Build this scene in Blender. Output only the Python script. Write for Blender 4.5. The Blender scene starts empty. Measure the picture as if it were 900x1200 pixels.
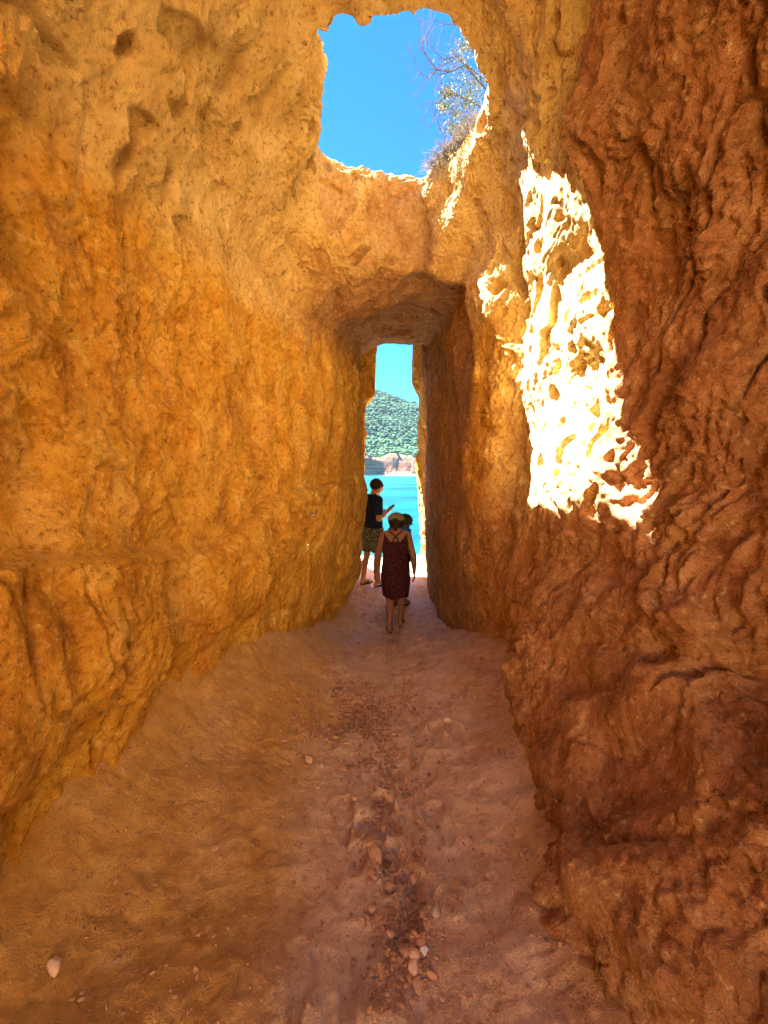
import bpy, bmesh, math, random, time
import numpy as np
from mathutils import Vector, Matrix
T0 = time.time()
def log(*a): print('%.1fs' % (time.time() - T0), *a)
C = bpy.context.scene.collection
S = bpy.context.scene
rad = math.radians

# ------------------------------------------------------------------ camera, sky, sun, exposure
CAM = np.array((0.0, 0.0, 1.65)); FPX = 480.0; PITCH = rad(6.2)
cam = bpy.data.cameras.new('camera'); camo = bpy.data.objects.new('camera', cam); C.objects.link(camo)
cam.sensor_fit = 'VERTICAL'; cam.sensor_height = 36; cam.lens = FPX / 1200 * 36
cam.clip_start = 0.05; cam.clip_end = 30000
camo.location = CAM; camo.rotation_euler = (math.pi / 2 - PITCH, 0, 0)
S.camera = camo

SUN_TO = Vector((-1.0, 0.60, 1.88)).normalized()          # direction towards the sun
SUN_EL = math.asin(SUN_TO.z); SUN_AZ = math.atan2(SUN_TO.x, SUN_TO.y)
w = bpy.data.worlds.new('World'); S.world = w; w.use_nodes = True
nt = w.node_tree
sky = nt.nodes.new('ShaderNodeTexSky'); sky.sky_type = 'NISHITA'; sky.sun_disc = False
sky.sun_elevation = SUN_EL; sky.sun_rotation = SUN_AZ
sky.altitude = 1500; sky.air_density = 0.5; sky.dust_density = 0.0; sky.ozone_density = 7.0
tint = nt.nodes.new('ShaderNodeMix'); tint.data_type = 'RGBA'; tint.blend_type = 'MULTIPLY'; tint.inputs[0].default_value = 1; tint.inputs[7].default_value = (0.12, 0.64, 0.90, 1)
nt.links.new(sky.outputs[0], tint.inputs[6]); nt.links.new(tint.outputs[2], nt.nodes['Background'].inputs[0])      # the deep blue of a polarised summer sky
nt.nodes['Background'].inputs[1].default_value = 0.05
sun = bpy.data.lights.new('sun', 'SUN'); suno = bpy.data.objects.new('sun', sun); C.objects.link(suno)
sun.energy = 5.0; sun.angle = rad(0.5); sun.color = (1.0, 0.95, 0.86)
suno.rotation_euler = (-SUN_TO).to_track_quat('-Z', 'Y').to_euler(); suno.location = (-20, 10, 32)
S.view_settings.view_transform = 'Standard'; S.view_settings.look = 'None'
S.view_settings.exposure = 4.12; S.view_settings.gamma = 1.0; S.view_settings.use_curve_mapping = False
S.cycles.max_bounces = 10; S.cycles.diffuse_bounces = 4; S.cycles.use_denoising = True; S.cycles.denoising_prefilter = 'NONE'
S.cycles.sample_clamp_indirect = 0

def ray(px, py):
    """direction of the sight line through a pixel of the 900x1200 photograph"""
    X = (px - 450) / FPX; Y = (600 - py) / FPX; c, s = math.cos(PITCH), math.sin(PITCH)
    return np.array((X, c + Y * s, -s + Y * c))
def at_depth(px, py, d): r = ray(px, py); return CAM + r * (d / r[1])
def at_height(px, py, z): r = ray(px, py); return CAM + r * ((z - CAM[2]) / r[2])

# ------------------------------------------------------------------ noise
HAZE = 4.5e-5
RNG = np.random.default_rng(7)
_G = RNG.normal(size=(64, 64, 64, 3)).astype(np.float32); _G /= np.linalg.norm(_G, axis=-1, keepdims=True)
_G = _G.reshape(-1, 3)
def perlin(P):
    P = P.astype(np.float32); i = np.floor(P).astype(np.int32); f = P - i
    u = f * f * f * (f * (f * 6 - 15) + 10); i &= 63
    i1 = (i + 1) & 63; out = 0
    for dx in (0, 1):
        ix = (i1 if dx else i)[..., 0]; wx = u[..., 0] if dx else 1 - u[..., 0]
        for dy in (0, 1):
            iy = (i1 if dy else i)[..., 1]; wy = u[..., 1] if dy else 1 - u[..., 1]
            for dz in (0, 1):
                iz = (i1 if dz else i)[..., 2]; wz = u[..., 2] if dz else 1 - u[..., 2]
                g = _G[(ix * 64 + iy) * 64 + iz]
                out = out + wx * wy * wz * (g[..., 0] * (f[..., 0] - dx) + g[..., 1] * (f[..., 1] - dy) + g[..., 2] * (f[..., 2] - dz))
    return out * 1.6
def fbm(P, octs=3, gain=0.5, lac=2.03):
    s, a = 0, 1.0; P = np.asarray(P, np.float32)
    for k in range(octs): s = s + a * perlin(P + 11.3 * k); P = P * lac; a *= gain
    return s
_J = RNG.random((32 ** 3, 3)).astype(np.float32)
def worley(P):
    P = np.asarray(P, np.float32); i = np.floor(P).astype(np.int32); f = P - i
    F1 = np.full(P.shape[:-1], 9, np.float32); F2 = F1.copy()
    for dx in (-1, 0, 1):
        for dy in (-1, 0, 1):
            for dz in (-1, 0, 1):
                c = (i + np.array((dx, dy, dz), np.int32)) & 31
                j = _J[(c[..., 0] * 32 + c[..., 1]) * 32 + c[..., 2]]
                q = j + np.array((dx, dy, dz), np.float32) - f
                d = np.sqrt((q * q).sum(-1))
                F2 = np.minimum(F2, np.maximum(F1, d)); F1 = np.minimum(F1, d)
    return F1, F2
def sstep(a, b, x): t = np.clip((x - a) / (b - a), 0, 1); return t * t * (3 - 2 * t)
def smax(a, b, k): h = np.clip(0.5 + 0.5 * (a - b) / k, 0, 1); return b + (a - b) * h + k * h * (1 - h)
def smin(a, b, k): return -smax(-a, -b, k)
def table(xs, ys, V, X, Y):
    """smooth bilinear look-up of V[len(ys)][len(xs)]"""
    V = np.asarray(V, float); xs = np.asarray(xs, float); ys = np.asarray(ys, float)
    def co(g, q):
        q = np.clip(q, g[0], g[-1]); k = np.clip(np.searchsorted(g, q, side='right') - 1, 0, len(g) - 2)
        t = (q - g[k]) / (g[k + 1] - g[k]); return k, 0.5 * t + 0.5 * t * t * (3 - 2 * t)
    a, t = co(xs, X); b, s = co(ys, Y)
    return (V[b, a] * (1 - t) + V[b, a + 1] * t) * (1 - s) + (V[b + 1, a] * (1 - t) + V[b + 1, a + 1] * t) * s

def surface_nets(F, origin, h):
    """quads of the zero level of F (solid where F < 0), normals outward"""
    nx, ny, nz = F.shape; neg = F < 0
    cs = np.zeros((nx - 1, ny - 1, nz - 1), np.int8)
    corners = [(a, b, c) for a in (0, 1) for b in (0, 1) for c in (0, 1)]
    for a, b, c in corners: cs += neg[a:nx - 1 + a, b:ny - 1 + b, c:nz - 1 + c]
    act = np.argwhere((cs > 0) & (cs < 8)); idx = np.full(cs.shape, -1, np.int32)
    idx[act[:, 0], act[:, 1], act[:, 2]] = np.arange(len(act))
    val = {c: F[act[:, 0] + c[0], act[:, 1] + c[1], act[:, 2] + c[2]] for c in corners}
    num = np.zeros((len(act), 3)); den = np.zeros(len(act))
    for c in corners:
        for ax in range(3):
            if c[ax]: continue
            e = list(c); e[ax] = 1; e = tuple(e); va, vb = val[c], val[e]
            m = (va < 0) != (vb < 0); t = np.where(m, va / np.where(m, va - vb, 1), 0)
            p = np.tile(np.array(c, float), (len(act), 1)); p[:, ax] = t
            num += p * m[:, None]; den += m
    V = (act + num / den[:, None]) * h + origin
    quads = []
    for ax in range(3):
        sl0 = [slice(1, -1)] * 3; sl0[ax] = slice(0, -1); sl1 = list(sl0); sl1[ax] = slice(1, None)
        A = neg[tuple(sl0)]; B = neg[tuple(sl1)]; ch = np.argwhere(A != B)
        off = np.ones(3, int); off[ax] = 0; ch = ch + off
        u, v = [(1, 2), (2, 0), (0, 1)][ax]
        def cell(du, dv): q = ch.copy(); q[:, u] -= du; q[:, v] -= dv; return idx[q[:, 0], q[:, 1], q[:, 2]]
        Q = np.stack((cell(1, 1), cell(0, 1), cell(0, 0), cell(1, 0)), 1)
        q0 = ch.copy(); s = neg[q0[:, 0], q0[:, 1], q0[:, 2]]
        Q[~s] = Q[~s][:, ::-1]; quads.append(Q)
    return V, np.concatenate(quads)
def subdivide(V, Q):
    E = np.concatenate([Q[:, [k, (k + 1) % 4]] for k in range(4)]); E.sort(1)
    key = E[:, 0].astype(np.int64) * len(V) + E[:, 1]; uq, inv = np.unique(key, return_inverse=True)
    mid = 0.5 * (V[uq // len(V)] + V[uq % len(V)]); fc = V[Q].mean(1); n = len(Q); o = len(V)
    e = o + inv.reshape(4, n).T; f = o + len(uq) + np.arange(n)
    NQ = np.concatenate([np.stack((Q[:, k], e[:, k], f, e[:, k - 1]), 1) for k in range(4)])
    return np.concatenate((V, mid, fc)), NQ
def smooth(V, Q, it=1, lam=0.5):
    n = len(V); E = np.concatenate([Q[:, [k, (k + 1) % 4]] for k in range(4)]); a = np.concatenate((E[:, 0], E[:, 1])); b = np.concatenate((E[:, 1], E[:, 0]))
    cnt = np.bincount(a, minlength=n)[:, None]; ek = np.sort(E, 1); ek = ek[:, 0].astype(np.int64) * n + ek[:, 1]; uq, c1 = np.unique(ek, return_counts=True); bd = uq[c1 == 1]; pin = np.unique(np.concatenate((bd // n, bd % n)))
    for _ in range(it):
        M = np.stack([np.bincount(a, V[b, k], n) for k in range(3)], 1) / np.maximum(cnt, 1); M[pin] = V[pin]; V = V + lam * (M - V)
    return V
def normals(V, Q):
    fn = np.cross(V[Q[:, 2]] - V[Q[:, 0]], V[Q[:, 3]] - V[Q[:, 1]]); n = np.stack([np.bincount(Q.ravel(), np.repeat(fn[:, k], 4), len(V)) for k in range(3)], 1)
    return n / np.maximum(np.linalg.norm(n, axis=1, keepdims=True), 1e-12)

# ------------------------------------------------------------------ object helpers
def np_mesh(name, V, Q, mat=None, attrs=None, nrm=None, shade=True):
    V = np.asarray(V, np.float32); Q = np.asarray(Q, np.int32); me = bpy.data.meshes.new(name); k = Q.shape[1]
    me.vertices.add(len(V)); me.vertices.foreach_set('co', V.ravel())
    me.loops.add(Q.size); me.loops.foreach_set('vertex_index', Q.ravel())
    me.polygons.add(len(Q)); me.polygons.foreach_set('loop_start', np.arange(0, Q.size, k, dtype=np.int32))
    me.update(calc_edges=True)
    me.polygons.foreach_set('use_smooth', np.full(len(Q), shade, bool))
    for a, (typ, arr) in (attrs or {}).items():
        at = me.attributes.new(a, typ, 'POINT'); at.data.foreach_set('color' if typ == 'FLOAT_COLOR' else 'value', np.asarray(arr, np.float32).ravel())
    if mat: me.materials.append(mat)
    if nrm is not None: me.normals_split_custom_set_from_vertices(nrm.astype(float).tolist())
    return me
def link(name, me, parent=None, **props):
    o = bpy.data.objects.new(name, me); C.objects.link(o)
    if parent: o.parent = parent
    for k, v in props.items(): o[k] = v
    return o
def empty(name, loc, **props):
    o = link(name, None, None, **props); o.location = loc; o.empty_display_size = 0.1; return o

# ------------------------------------------------------------------ materials
class N:
    """tiny node-graph writer"""
    def __init__(s, name):
        s.m = bpy.data.materials.new(name); s.m.use_nodes = True; s.t = s.m.node_tree; s.b = s.t.nodes['Principled BSDF']; s.b.inputs['Specular IOR Level'].default_value = 0.15
    def n(s, typ, ins=None, **kw):
        x = s.t.nodes.new(typ)
        for k, v in kw.items(): setattr(x, k, v)
        for k, v in (ins or {}).items(): s.set(x, k, v)
        return x
    def set(s, x, k, v):
        if isinstance(v, bpy.types.NodeSocket): s.t.links.new(v, x.inputs[k])
        else: x.inputs[k].default_value = v
    def math(s, op, a, b=0.0, clamp=False): return s.n('ShaderNodeMath', {0: a, 1: b}, operation=op, use_clamp=clamp).outputs[0]
    def mix(s, f, a, b, blend='MIX'):
        x = s.n('ShaderNodeMix', {0: f, 6: a, 7: b}, data_type='RGBA', blend_type=blend); return x.outputs[2]
    def ramp(s, f, stops):
        x = s.n('ShaderNodeValToRGB', {0: f}); e = x.color_ramp.elements
        while len(e) < len(stops): e.new(0.5)
        for q, (p, c) in zip(e, stops): q.position = p; q.color = c if len(c) == 4 else (*c, 1)
        return x.outputs[0]
    def noise(s, vec, scale, detail=4, rough=0.55, dist=0.0):
        return s.n('ShaderNodeTexNoise', {'Vector': vec, 'Scale': scale, 'Detail': detail, 'Roughness': rough, 'Distortion': dist}).outputs[0]
    def bump(s, h, dist, strength=1.0, nrm=None):
        ins = {'Height': h, 'Distance': dist, 'Strength': strength}
        if nrm is not None: ins['Normal'] = nrm
        return s.n('ShaderNodeBump', ins).outputs[0]
    def out(s, col, rough=0.9, nrm=None):
        s.set(s.b, 'Base Color', col); s.set(s.b, 'Roughness', rough)
        if nrm is not None: s.set(s.b, 'Normal', nrm)
        return s.m
def c4(*c): return (*c, 1.0)
def plain(name, col, rough=0.8, var=0.25, scale=40, spec=0.2):
    g = N(name); p = g.n('ShaderNodeTexCoord').outputs['Object']; f = g.noise(p, scale, 3)
    g.b.inputs['Specular IOR Level'].default_value = spec
    a = tuple(x * (1 - var) for x in col); b = tuple(min(1, x * (1 + var)) for x in col)
    return g.out(g.ramp(f, [(0.3, a), (0.7, b)]), rough, g.bump(f, 0.002, 0.4))

def rock_material():
    g = N('ochre rock'); geo = g.n('ShaderNodeNewGeometry').outputs['Position']
    zone = g.n('ShaderNodeAttribute', attribute_name='zone').outputs['Color']
    sep = g.n('ShaderNodeSeparateColor', {0: zone}); red, pale, grey = sep.outputs[0], sep.outputs[1], sep.outputs[2]
    big = g.noise(geo, 1.1, 4, 0.6); mid = g.noise(geo, 5.0, 6, 0.65, 0.6)
    st = g.n('ShaderNodeMapping', {'Vector': geo, 'Scale': (6.0, 6.0, 1.1)}).outputs[0]
    streak = g.noise(st, 1.6, 5, 0.6, 0.4)
    fine = g.noise(geo, 34.0, 6, 0.7); grit = g.noise(geo, 120.0, 3, 0.6)
    ochre = g.ramp(mid, [(0.28, (0.34, 0.140, 0.016)), (0.46, (0.62, 0.320, 0.040)), (0.58, (0.71, 0.41, 0.065)), (0.74, (0.80, 0.58, 0.18))])
    rr = g.ramp(mid, [(0.28, (0.24, 0.105, 0.045)), (0.5, (0.44, 0.215, 0.098)), (0.75, (0.63, 0.385, 0.215))])
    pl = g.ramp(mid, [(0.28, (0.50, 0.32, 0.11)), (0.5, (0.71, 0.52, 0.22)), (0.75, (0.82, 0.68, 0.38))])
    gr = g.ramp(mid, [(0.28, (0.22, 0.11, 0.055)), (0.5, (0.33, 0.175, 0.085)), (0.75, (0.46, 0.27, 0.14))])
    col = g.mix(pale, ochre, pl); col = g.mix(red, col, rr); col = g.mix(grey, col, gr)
    col = g.mix(g.math('MULTIPLY', g.ramp(streak, [(0.5, (0, 0, 0)), (0.72, (1, 1, 1))]), 0.28), col, c4(0.80, 0.60, 0.30))
    col = g.mix(g.math('MULTIPLY', g.ramp(big, [(0.52, (0, 0, 0)), (0.72, (1, 1, 1))]), 0.40), col, c4(0.46, 0.17, 0.035))
    col = g.mix(g.ramp(fine, [(0.32, (0.85, 0.85, 0.85)), (0.46, (0, 0, 0))]), col, c4(0.24, 0.095, 0.025))
    col = g.mix(g.ramp(fine, [(0.56, (0, 0, 0)), (0.68, (0.55, 0.55, 0.55))]), col, c4(0.82, 0.64, 0.34))
    n1 = g.bump(mid, 0.05, 0.7); n2 = g.bump(fine, 0.022, 1.0, n1); n3 = g.bump(grit, 0.006, 1.0, n2)
    return g.out(col, 0.95, n3)
def floor_material():
    g = N('trodden clay'); geo = g.n('ShaderNodeNewGeometry').outputs['Position']
    bank = g.n('ShaderNodeAttribute', attribute_name='zone').outputs['Color']
    sep = g.n('ShaderNodeSeparateColor', {0: bank}); bk, sand = sep.outputs[0], sep.outputs[1]
    big = g.noise(geo, 1.7, 5, 0.6, 0.5); mid = g.noise(geo, 9.0, 6, 0.65, 0.4); fine = g.noise(geo, 45, 6, 0.7); grit = g.noise(geo, 180, 3, 0.6)
    a = g.ramp(mid, [(0.3, (0.46, 0.275, 0.175)), (0.44, (0.70, 0.475, 0.335)), (0.66, (0.86, 0.68, 0.53))])
    b = g.ramp(mid, [(0.3, (0.48, 0.24, 0.055)), (0.5, (0.62, 0.36, 0.10)), (0.72, (0.74, 0.48, 0.18))])
    col = g.mix(bk, a, b)
    col = g.mix(g.math('MULTIPLY', g.ramp(big, [(0.5, (0, 0, 0)), (0.62, (1, 1, 1))]), g.math('SUBTRACT', 0.6, g.math('MULTIPLY', bk, 0.45))), col, c4(0.84, 0.67, 0.55))
    col = g.mix(sand, col, c4(0.74, 0.60, 0.44))
    col = g.mix(g.ramp(fine, [(0.30, (0.6, 0.6, 0.6)), (0.44, (0, 0, 0))]), col, c4(0.28, 0.13, 0.07))
    n1 = g.bump(mid, 0.03, 0.6); n2 = g.bump(fine, 0.013, 0.9, n1); n3 = g.bump(grit, 0.004, 0.9, n2)
    g.b.inputs['Specular IOR Level'].default_value = 0.5
    return g.out(col, 0.62, n3)
ROCK = rock_material(); FLOOR = floor_material()

# ------------------------------------------------------------------ the cave: rock solid with the passage cut out of it
LD = [-2.6, 0, 1.3, 2.0, 3.0, 3.6, 4.5, 5.5, 6.25, 6.45, 6.9, 7.1, 7.5, 7.8, 8.2]
LZ = [-0.8, -0.3, 0.1, 0.5, 0.75, 1.3, 1.5, 2.7, 2.9, 4.2]
LX = [[-1.6, -1.5, -1.5, -1.5, -1.4, -1.25, -.95, -.75, -.70, -.80, -.80, -.75, -.75, -.90, -1.2],
      [-1.4, -1.32, -1.30, -1.28, -1.16, -1.05, -.85, -.60, -.55, -.75, -.80, -.60, -.60, -.90, -1.2],
      [-1.34, -1.24, -1.22, -1.20, -1.08, -.97, -.72, -.40, -.36, -.70, -.80, -.50, -.50, -.90, -1.2],
      [-1.3, -1.2, -1.2, -1.18, -1.05, -.93, -.62, -.33, -.32, -.65, -.80, -.45, -.45, -.90, -1.2],
      [-1.25, -1.15, -1.14, -1.12, -.98, -.88, -.58, -.31, -.31, -.60, -.75, -.42, -.42, -.90, -1.2],
      [-1.28, -1.18, -1.17, -1.15, -1.00, -.87, -.57, -.31, -.31, -.60, -.75, -.36, -.36, -.90, -1.2],
      [-1.32, -1.22, -1.22, -1.20, -1.05, -.90, -.58, -.32, -.32, -.60, -.75, -.35, -.35, -.90, -1.2],
      [-1.32, -1.22, -1.22, -1.20, -1.05, -.90, -.56, -.34, -.34, -.60, -.75, -.33, -.33, -.90, -1.2],
      [-1.32, -1.22, -1.22, -1.20, -1.05, -.90, -.55, -.34, -.34, -.60, -.70, -.15, -.15, -.90, -1.2],
      [-1.32, -1.22, -1.22, -1.20, -1.05, -.90, -.50, -.34, -.34, -.60, -.50, -.13, -.13, -.90, -1.2]]
RD = [-2.6, 0.5, 1.2, 1.6, 2.0, 2.2, 2.5, 2.9, 3.3, 3.52, 3.8, 4.5, 5.5, 6.3, 6.6, 7.1, 7.5, 7.9, 8.2]
RZ = [-0.8, 0.0, 0.3, 0.7, 1.2, 1.6, 2.2, 2.55, 2.85, 3.1, 3.45, 3.7, 4.1]
RX = [[1.05, 0.74, 0.66, 0.74, 0.85, 0.92, 1.0, 1.15, 1.15, 1.1, 1.05, 0.9, 0.78, 0.74, 0.85, 0.9, 0.8, 1.0, 1.3],
      [1.05, 0.6, 0.58, 0.68, 0.79, 0.82, 0.88, 1.02, 1.1, 1.05, 1.0, 0.82, 0.72, 0.69, 0.75, 0.8, 0.72, 0.95, 1.3],
      [1.15, 0.76, 0.63, 0.66, 0.7, 0.74, 0.8, 0.93, 1.02, 0.975, 0.93, 0.79, 0.7, 0.66, 0.7, 0.75, 0.68, 0.9, 1.3],
      [1.2, 1.06, 0.93, 0.86, 0.82, 0.81, 0.82, 0.88, 0.96, 0.91, 0.86, 0.76, 0.69, 0.66, 0.68, 0.72, 0.66, 0.9, 1.3],
      [1.3, 1.2, 1.15, 1.09, 1.03, 1.0, 0.95, 0.97, 1.0, 0.86, 0.82, 0.75, 0.69, 0.66, 0.68, 0.72, 0.6, 0.9, 1.3],
      [1.3, 1.25, 1.22, 1.18, 1.11, 1.09, 1.05, 1.06, 1.12, 0.86, 0.8, 0.75, 0.69, 0.66, 0.68, 0.7, 0.57, 0.9, 1.3],
      [1.3, 1.25, 1.22, 1.16, 1.09, 1.12, 1.09, 1.06, 1.12, 0.86, 0.8, 0.75, 0.7, 0.66, 0.68, 0.72, 0.59, 0.9, 1.3],
      [1.3, 1.25, 1.19, 1.12, 1.04, 1.12, 1.12, 1.06, 1.12, 0.86, 0.8, 0.75, 0.7, 0.66, 0.68, 0.68, 0.61, 0.9, 1.3],
      [1.3, 1.22, 1.12, 1.02, 0.91, 1.06, 1.12, 1.06, 1.12, 0.86, 0.8, 0.75, 0.7, 0.66, 0.66, 0.62, 0.61, 0.9, 1.3],
      [1.3, 1.2, 1.05, 0.92, 0.76, 1.0, 1.05, 1.0, 1.12, 0.86, 0.8, 0.75, 0.7, 0.66, 0.6, 0.52, 0.49, 0.9, 1.3],
      [1.3, 1.2, 1.07, 0.95, 0.82, 1.0, 0.99, 0.96, 1.12, 0.86, 0.8, 0.75, 0.7, 0.66, 0.6, 0.52, 0.49, 0.9, 1.3],
      [1.3, 1.2, 1.1, 1.0, 0.91, 1.05, 0.95, 0.92, 1.12, 0.86, 0.8, 0.75, 0.7, 0.66, 0.6, 0.52, 0.49, 0.9, 1.3],
      [1.3, 1.2, 1.15, 1.1, 1.05, 1.08, 1.1, 1.06, 1.12, 0.86, 0.8, 0.75, 0.7, 0.66, 0.6, 0.52, 0.49, 0.9, 1.3]]
HOLE_PX = [(362, 48), (368, 80), (372, 120), (372, 155), (385, 170), (410, 178), (445, 190), (480, 197), (500, 202), (508, 186), (522, 172), (545, 148),
           (566, 132), (562, 105), (560, 80), (545, 55), (530, 25), (518, 20), (492, 20), (486, 8), (480, 19), (450, 23), (420, 38), (390, 48)]
HZ = 4.20
def poly_sdf(P, X, Y):
    d = np.full(X.shape, 1e9); ins = np.zeros(X.shape, bool); n = len(P)
    for k in range(n):
        a, b = P[k], P[(k + 1) % n]; e = b - a
        wx, wy = X - a[0], Y - a[1]; t = np.clip((wx * e[0] + wy * e[1]) / (e @ e), 0, 1)
        d = np.minimum(d, (wx - e[0] * t) ** 2 + (wy - e[1] * t) ** 2)
        c = ((a[1] <= Y) != (b[1] <= Y)) & (X < a[0] + (Y - a[1]) / (b[1] - a[1] + 1e-12) * e[0]); ins ^= c
    d = np.sqrt(d); return np.where(ins, -d, d)
def ceil_height(X, Y):
    apex = np.interp(Y, [-2.6, -1.2, -0.8, 2.3, 3.3, 3.62, 3.95, 4.3], [9.0, 9.0, 4.25, 4.35, 4.25, 4.02, 3.45, 3.2])  # roof left off behind the camera, out of view, to let fill light in
    xc = 0.08; half = np.where(X < xc, 1.30, 1.30)
    drop = np.interp(Y, [0, 3, 3.8, 4.2], [1.50, 1.40, 0.7, 0.25])
    u = np.clip(np.abs(X - xc) / half, 0, 2)
    return apex - drop * np.where(X < xc, 1.08 * u ** 1.65, u ** 2.1)
def top_height(X, Y): return np.interp(Y, [-2.6, 2.4, 3.2, 4.0, 8.3], [4.75, 4.72, 4.52, 4.30, 4.45]) + 0 * X
def hole_point(px, py):
    z = 4.2
    for _ in range(8):
        p = at_height(px, py, z); z = top_height(p[0], p[1]) if py > 140 else min(float(ceil_height(p[0], p[1])), 4.4)
    return p[:2]
HOLE = np.array([hole_point(x, y) for x, y in [(x, y - 22 if y < 60 else y) for x, y in HOLE_PX]])
def exit_height(X, Y):
    z = np.interp(Y, [3.5, 3.9, 4.4, 5.5, 6.3, 6.8, 7.6, 8.2], [3.40, 3.34, 3.36, 3.44, 3.46, 3.70, 3.9, 4.6])
    return z - 0.30 * np.clip((0.05 - X) / 0.6, 0, 1) ** 1.5 + 0.12 * np.exp(-((X - 0.32) / 0.16) ** 2) * sstep(5.0, 3.9, Y)

H = 0.04
gx = np.arange(-2.4, 2.4, H); gy = np.arange(-2.62, 8.3, H); gz = np.arange(-1.0, 5.3, H)
Xy, Yx = np.meshgrid(gx, gy, indexing='ij'); Yz, Zy = np.meshgrid(gy, gz, indexing='ij')
XL = table(LD, LZ, LX, Yz, Zy); XR = table(RD, RZ, RX, Yz, Zy)
def field():
    x = gx[:, None, None]; z = gz[None, None, :]
    ch = smax(XL[None] - x, x - XR[None], 0.02)
    up = np.maximum(-0.9 - z, 0)
    zc = ceil_height(Xy, Yx)[:, :, None]; ze = exit_height(Xy, Yx)[:, :, None]
    a = smax(ch, (z - zc) * 0.62, 0.13)                        # chamber
    a = np.where(Yx[:, :, None] > 4.45, 9.0, a)
    b = smax(ch, z - ze, 0.05)                                 # low passage to the exit
    b = np.where(Yx[:, :, None] < 3.2, 9.0, b)
    air = np.minimum(a, b)
    hole = poly_sdf(HOLE, Xy, Yx)[:, :, None] - 0.65 * np.clip(z - HZ, 0, 1)
    hole = np.maximum(hole, 3.4 - z)
    air = np.minimum(air, hole)
    # the shallow round pocket in the sunlit wall
    q = at_depth(676, 428, 2.42); s = np.sqrt((x - q[0] - 0.02) ** 2 + ((Yx - q[1])[:, :, None] * 0.75) ** 2 + (z - q[2]) ** 2) - 0.075
    air = np.minimum(air, s)
    # outer skin: rough top of the headland, sea side
    top = z - top_height(Xy, Yx)[:, :, None]
    return np.maximum(-air, top).astype(np.float32)           # rock where negative
F = field()
band = np.argwhere(np.abs(F) < 0.30)
P = np.stack((gx[band[:, 0]], gy[band[:, 1]], gz[band[:, 2]]), 1)
wq = P + 0.25 * np.stack((perlin(P * 1.3), perlin(P * 1.3 + 40), perlin(P * 1.3 + 80)), 1)
far = sstep(6.4, 5.4, P[:, 1])
dn = 0.075 * perlin(wq * 1.5) + 0.050 * perlin(wq * np.array((3.2, 3.2, 1.4))) + 0.026 * perlin(wq * 5.0)
dn = dn * (1 - 0.55 * sstep(0.2, 0.5, P[:, 0]) * sstep(0.9, 0.5, P[:, 2]))
F[band[:, 0], band[:, 1], band[:, 2]] += dn * (0.35 + 0.65 * far)
F[:, :, 0] = np.minimum(F[:, :, 0], -0.05)
V, Q = surface_nets(F, np.array((gx[0], gy[0], gz[0])), H); del F, band, P, wq
log('nets', len(V), len(Q))
V = smooth(V, Q, 1, 0.5)
cq = V[Q].mean(1); nq = normals(V, Q)[Q].mean(1)
def seen(c):                                                     # what the eye, or a step to its side, could see
    return (c[:, 1] > 0.25) & (c[:, 1] < 7.95) & (c[:, 2] > -0.62) & (c[:, 2] < np.where(np.hypot(c[:, 0] - 0.1, c[:, 1] - 3.0) < 1.0, 4.9, 4.42)) & (np.abs(c[:, 0]) < 1.95) & (c[:, 2] < 0.9 * np.abs(c[:, 1]) * 1.35 + 2.4)
vis = seen(cq) & ~((nq[:, 2] > 0.75) & (cq[:, 2] > 4.0) & (np.hypot(cq[:, 0] - 0.1, cq[:, 1] - 3.1) > 0.95))
near = vis & (cq[:, 1] < 4.0)
sets = []
for m, lv in ((near, 2), (vis & ~near, 1), (~vis, 0)):
    u, inv = np.unique(Q[m], return_inverse=True); v, q = V[u], inv.reshape(-1, 4)
    for k in range(lv): v, q = subdivide(v, q); v = smooth(v, q, 1 + k, 0.5)
    sets.append((v, q)); log('level', lv, len(q))
V = np.concatenate([v for v, q in sets]); o_ = np.cumsum([0] + [len(v) for v, q in sets]); Q = np.concatenate([q + o for (v, q), o in zip(sets, o_)])
Nn = normals(V, Q)
# meso relief along the normal
right = sstep(0.25, 0.6, V[:, 0]) * sstep(3.0, 2.2, V[:, 1]); leftw = sstep(-0.25, -0.6, V[:, 0]) * sstep(3.2, 2.7, V[:, 2])
roof = sstep(2.72, 3.02, V[:, 2] + 0.06 * perlin(V * 2.0 + 88))
W = V + 0.10 * np.stack((perlin(V * 3), perlin(V * 3 + 20), perlin(V * 3 + 60)), 1)
# lumps drawn out along the slanting grain of the near right wall
ca, sa = math.cos(0.42), math.sin(0.42)
U = np.stack((W[:, 0], W[:, 1] * ca + W[:, 2] * sa, -W[:, 1] * sa + W[:, 2] * ca), 1)
up = sstep(1.0, 1.9, V[:, 2])[:, None]
G = U * (np.array((1, 1.45, 0.8)) * (1 - up) + np.array((1.0, 1.5, 0.50)) * up)
bil = np.abs(perlin(G * 3.4)) * 1.7; bil2 = np.abs(perlin(G * 7.5 + 9)) * 1.7; bil3 = np.abs(perlin(G * 16 + 19)) * 1.7
calm = 1 - 0.35 * roof; lit = sstep(0.65, 0.85, V[:, 0]) * sstep(1.75, 2.0, V[:, 1]) * sstep(3.5, 3.2, V[:, 1]) * sstep(1.0, 1.5, V[:, 2])
busy = 0.25 + 1.1 * sstep(-0.25, 0.40, perlin(V * 1.5 + 52))
cr = perlin(G * np.array((1.6, 1.9, 1.3)) + 21) + 0.25 * perlin(W * 7 + 3)
crack = np.exp(-(cr / 0.045) ** 2) * sstep(-0.25, 0.25, perlin(V * 1.7 + 41))
bed = perlin(np.stack((W[:, 0] * 1.5, W[:, 1] * 1.2, W[:, 2] * 7.5 + 1.2 * W[:, 1]), 1) + 61)
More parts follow.
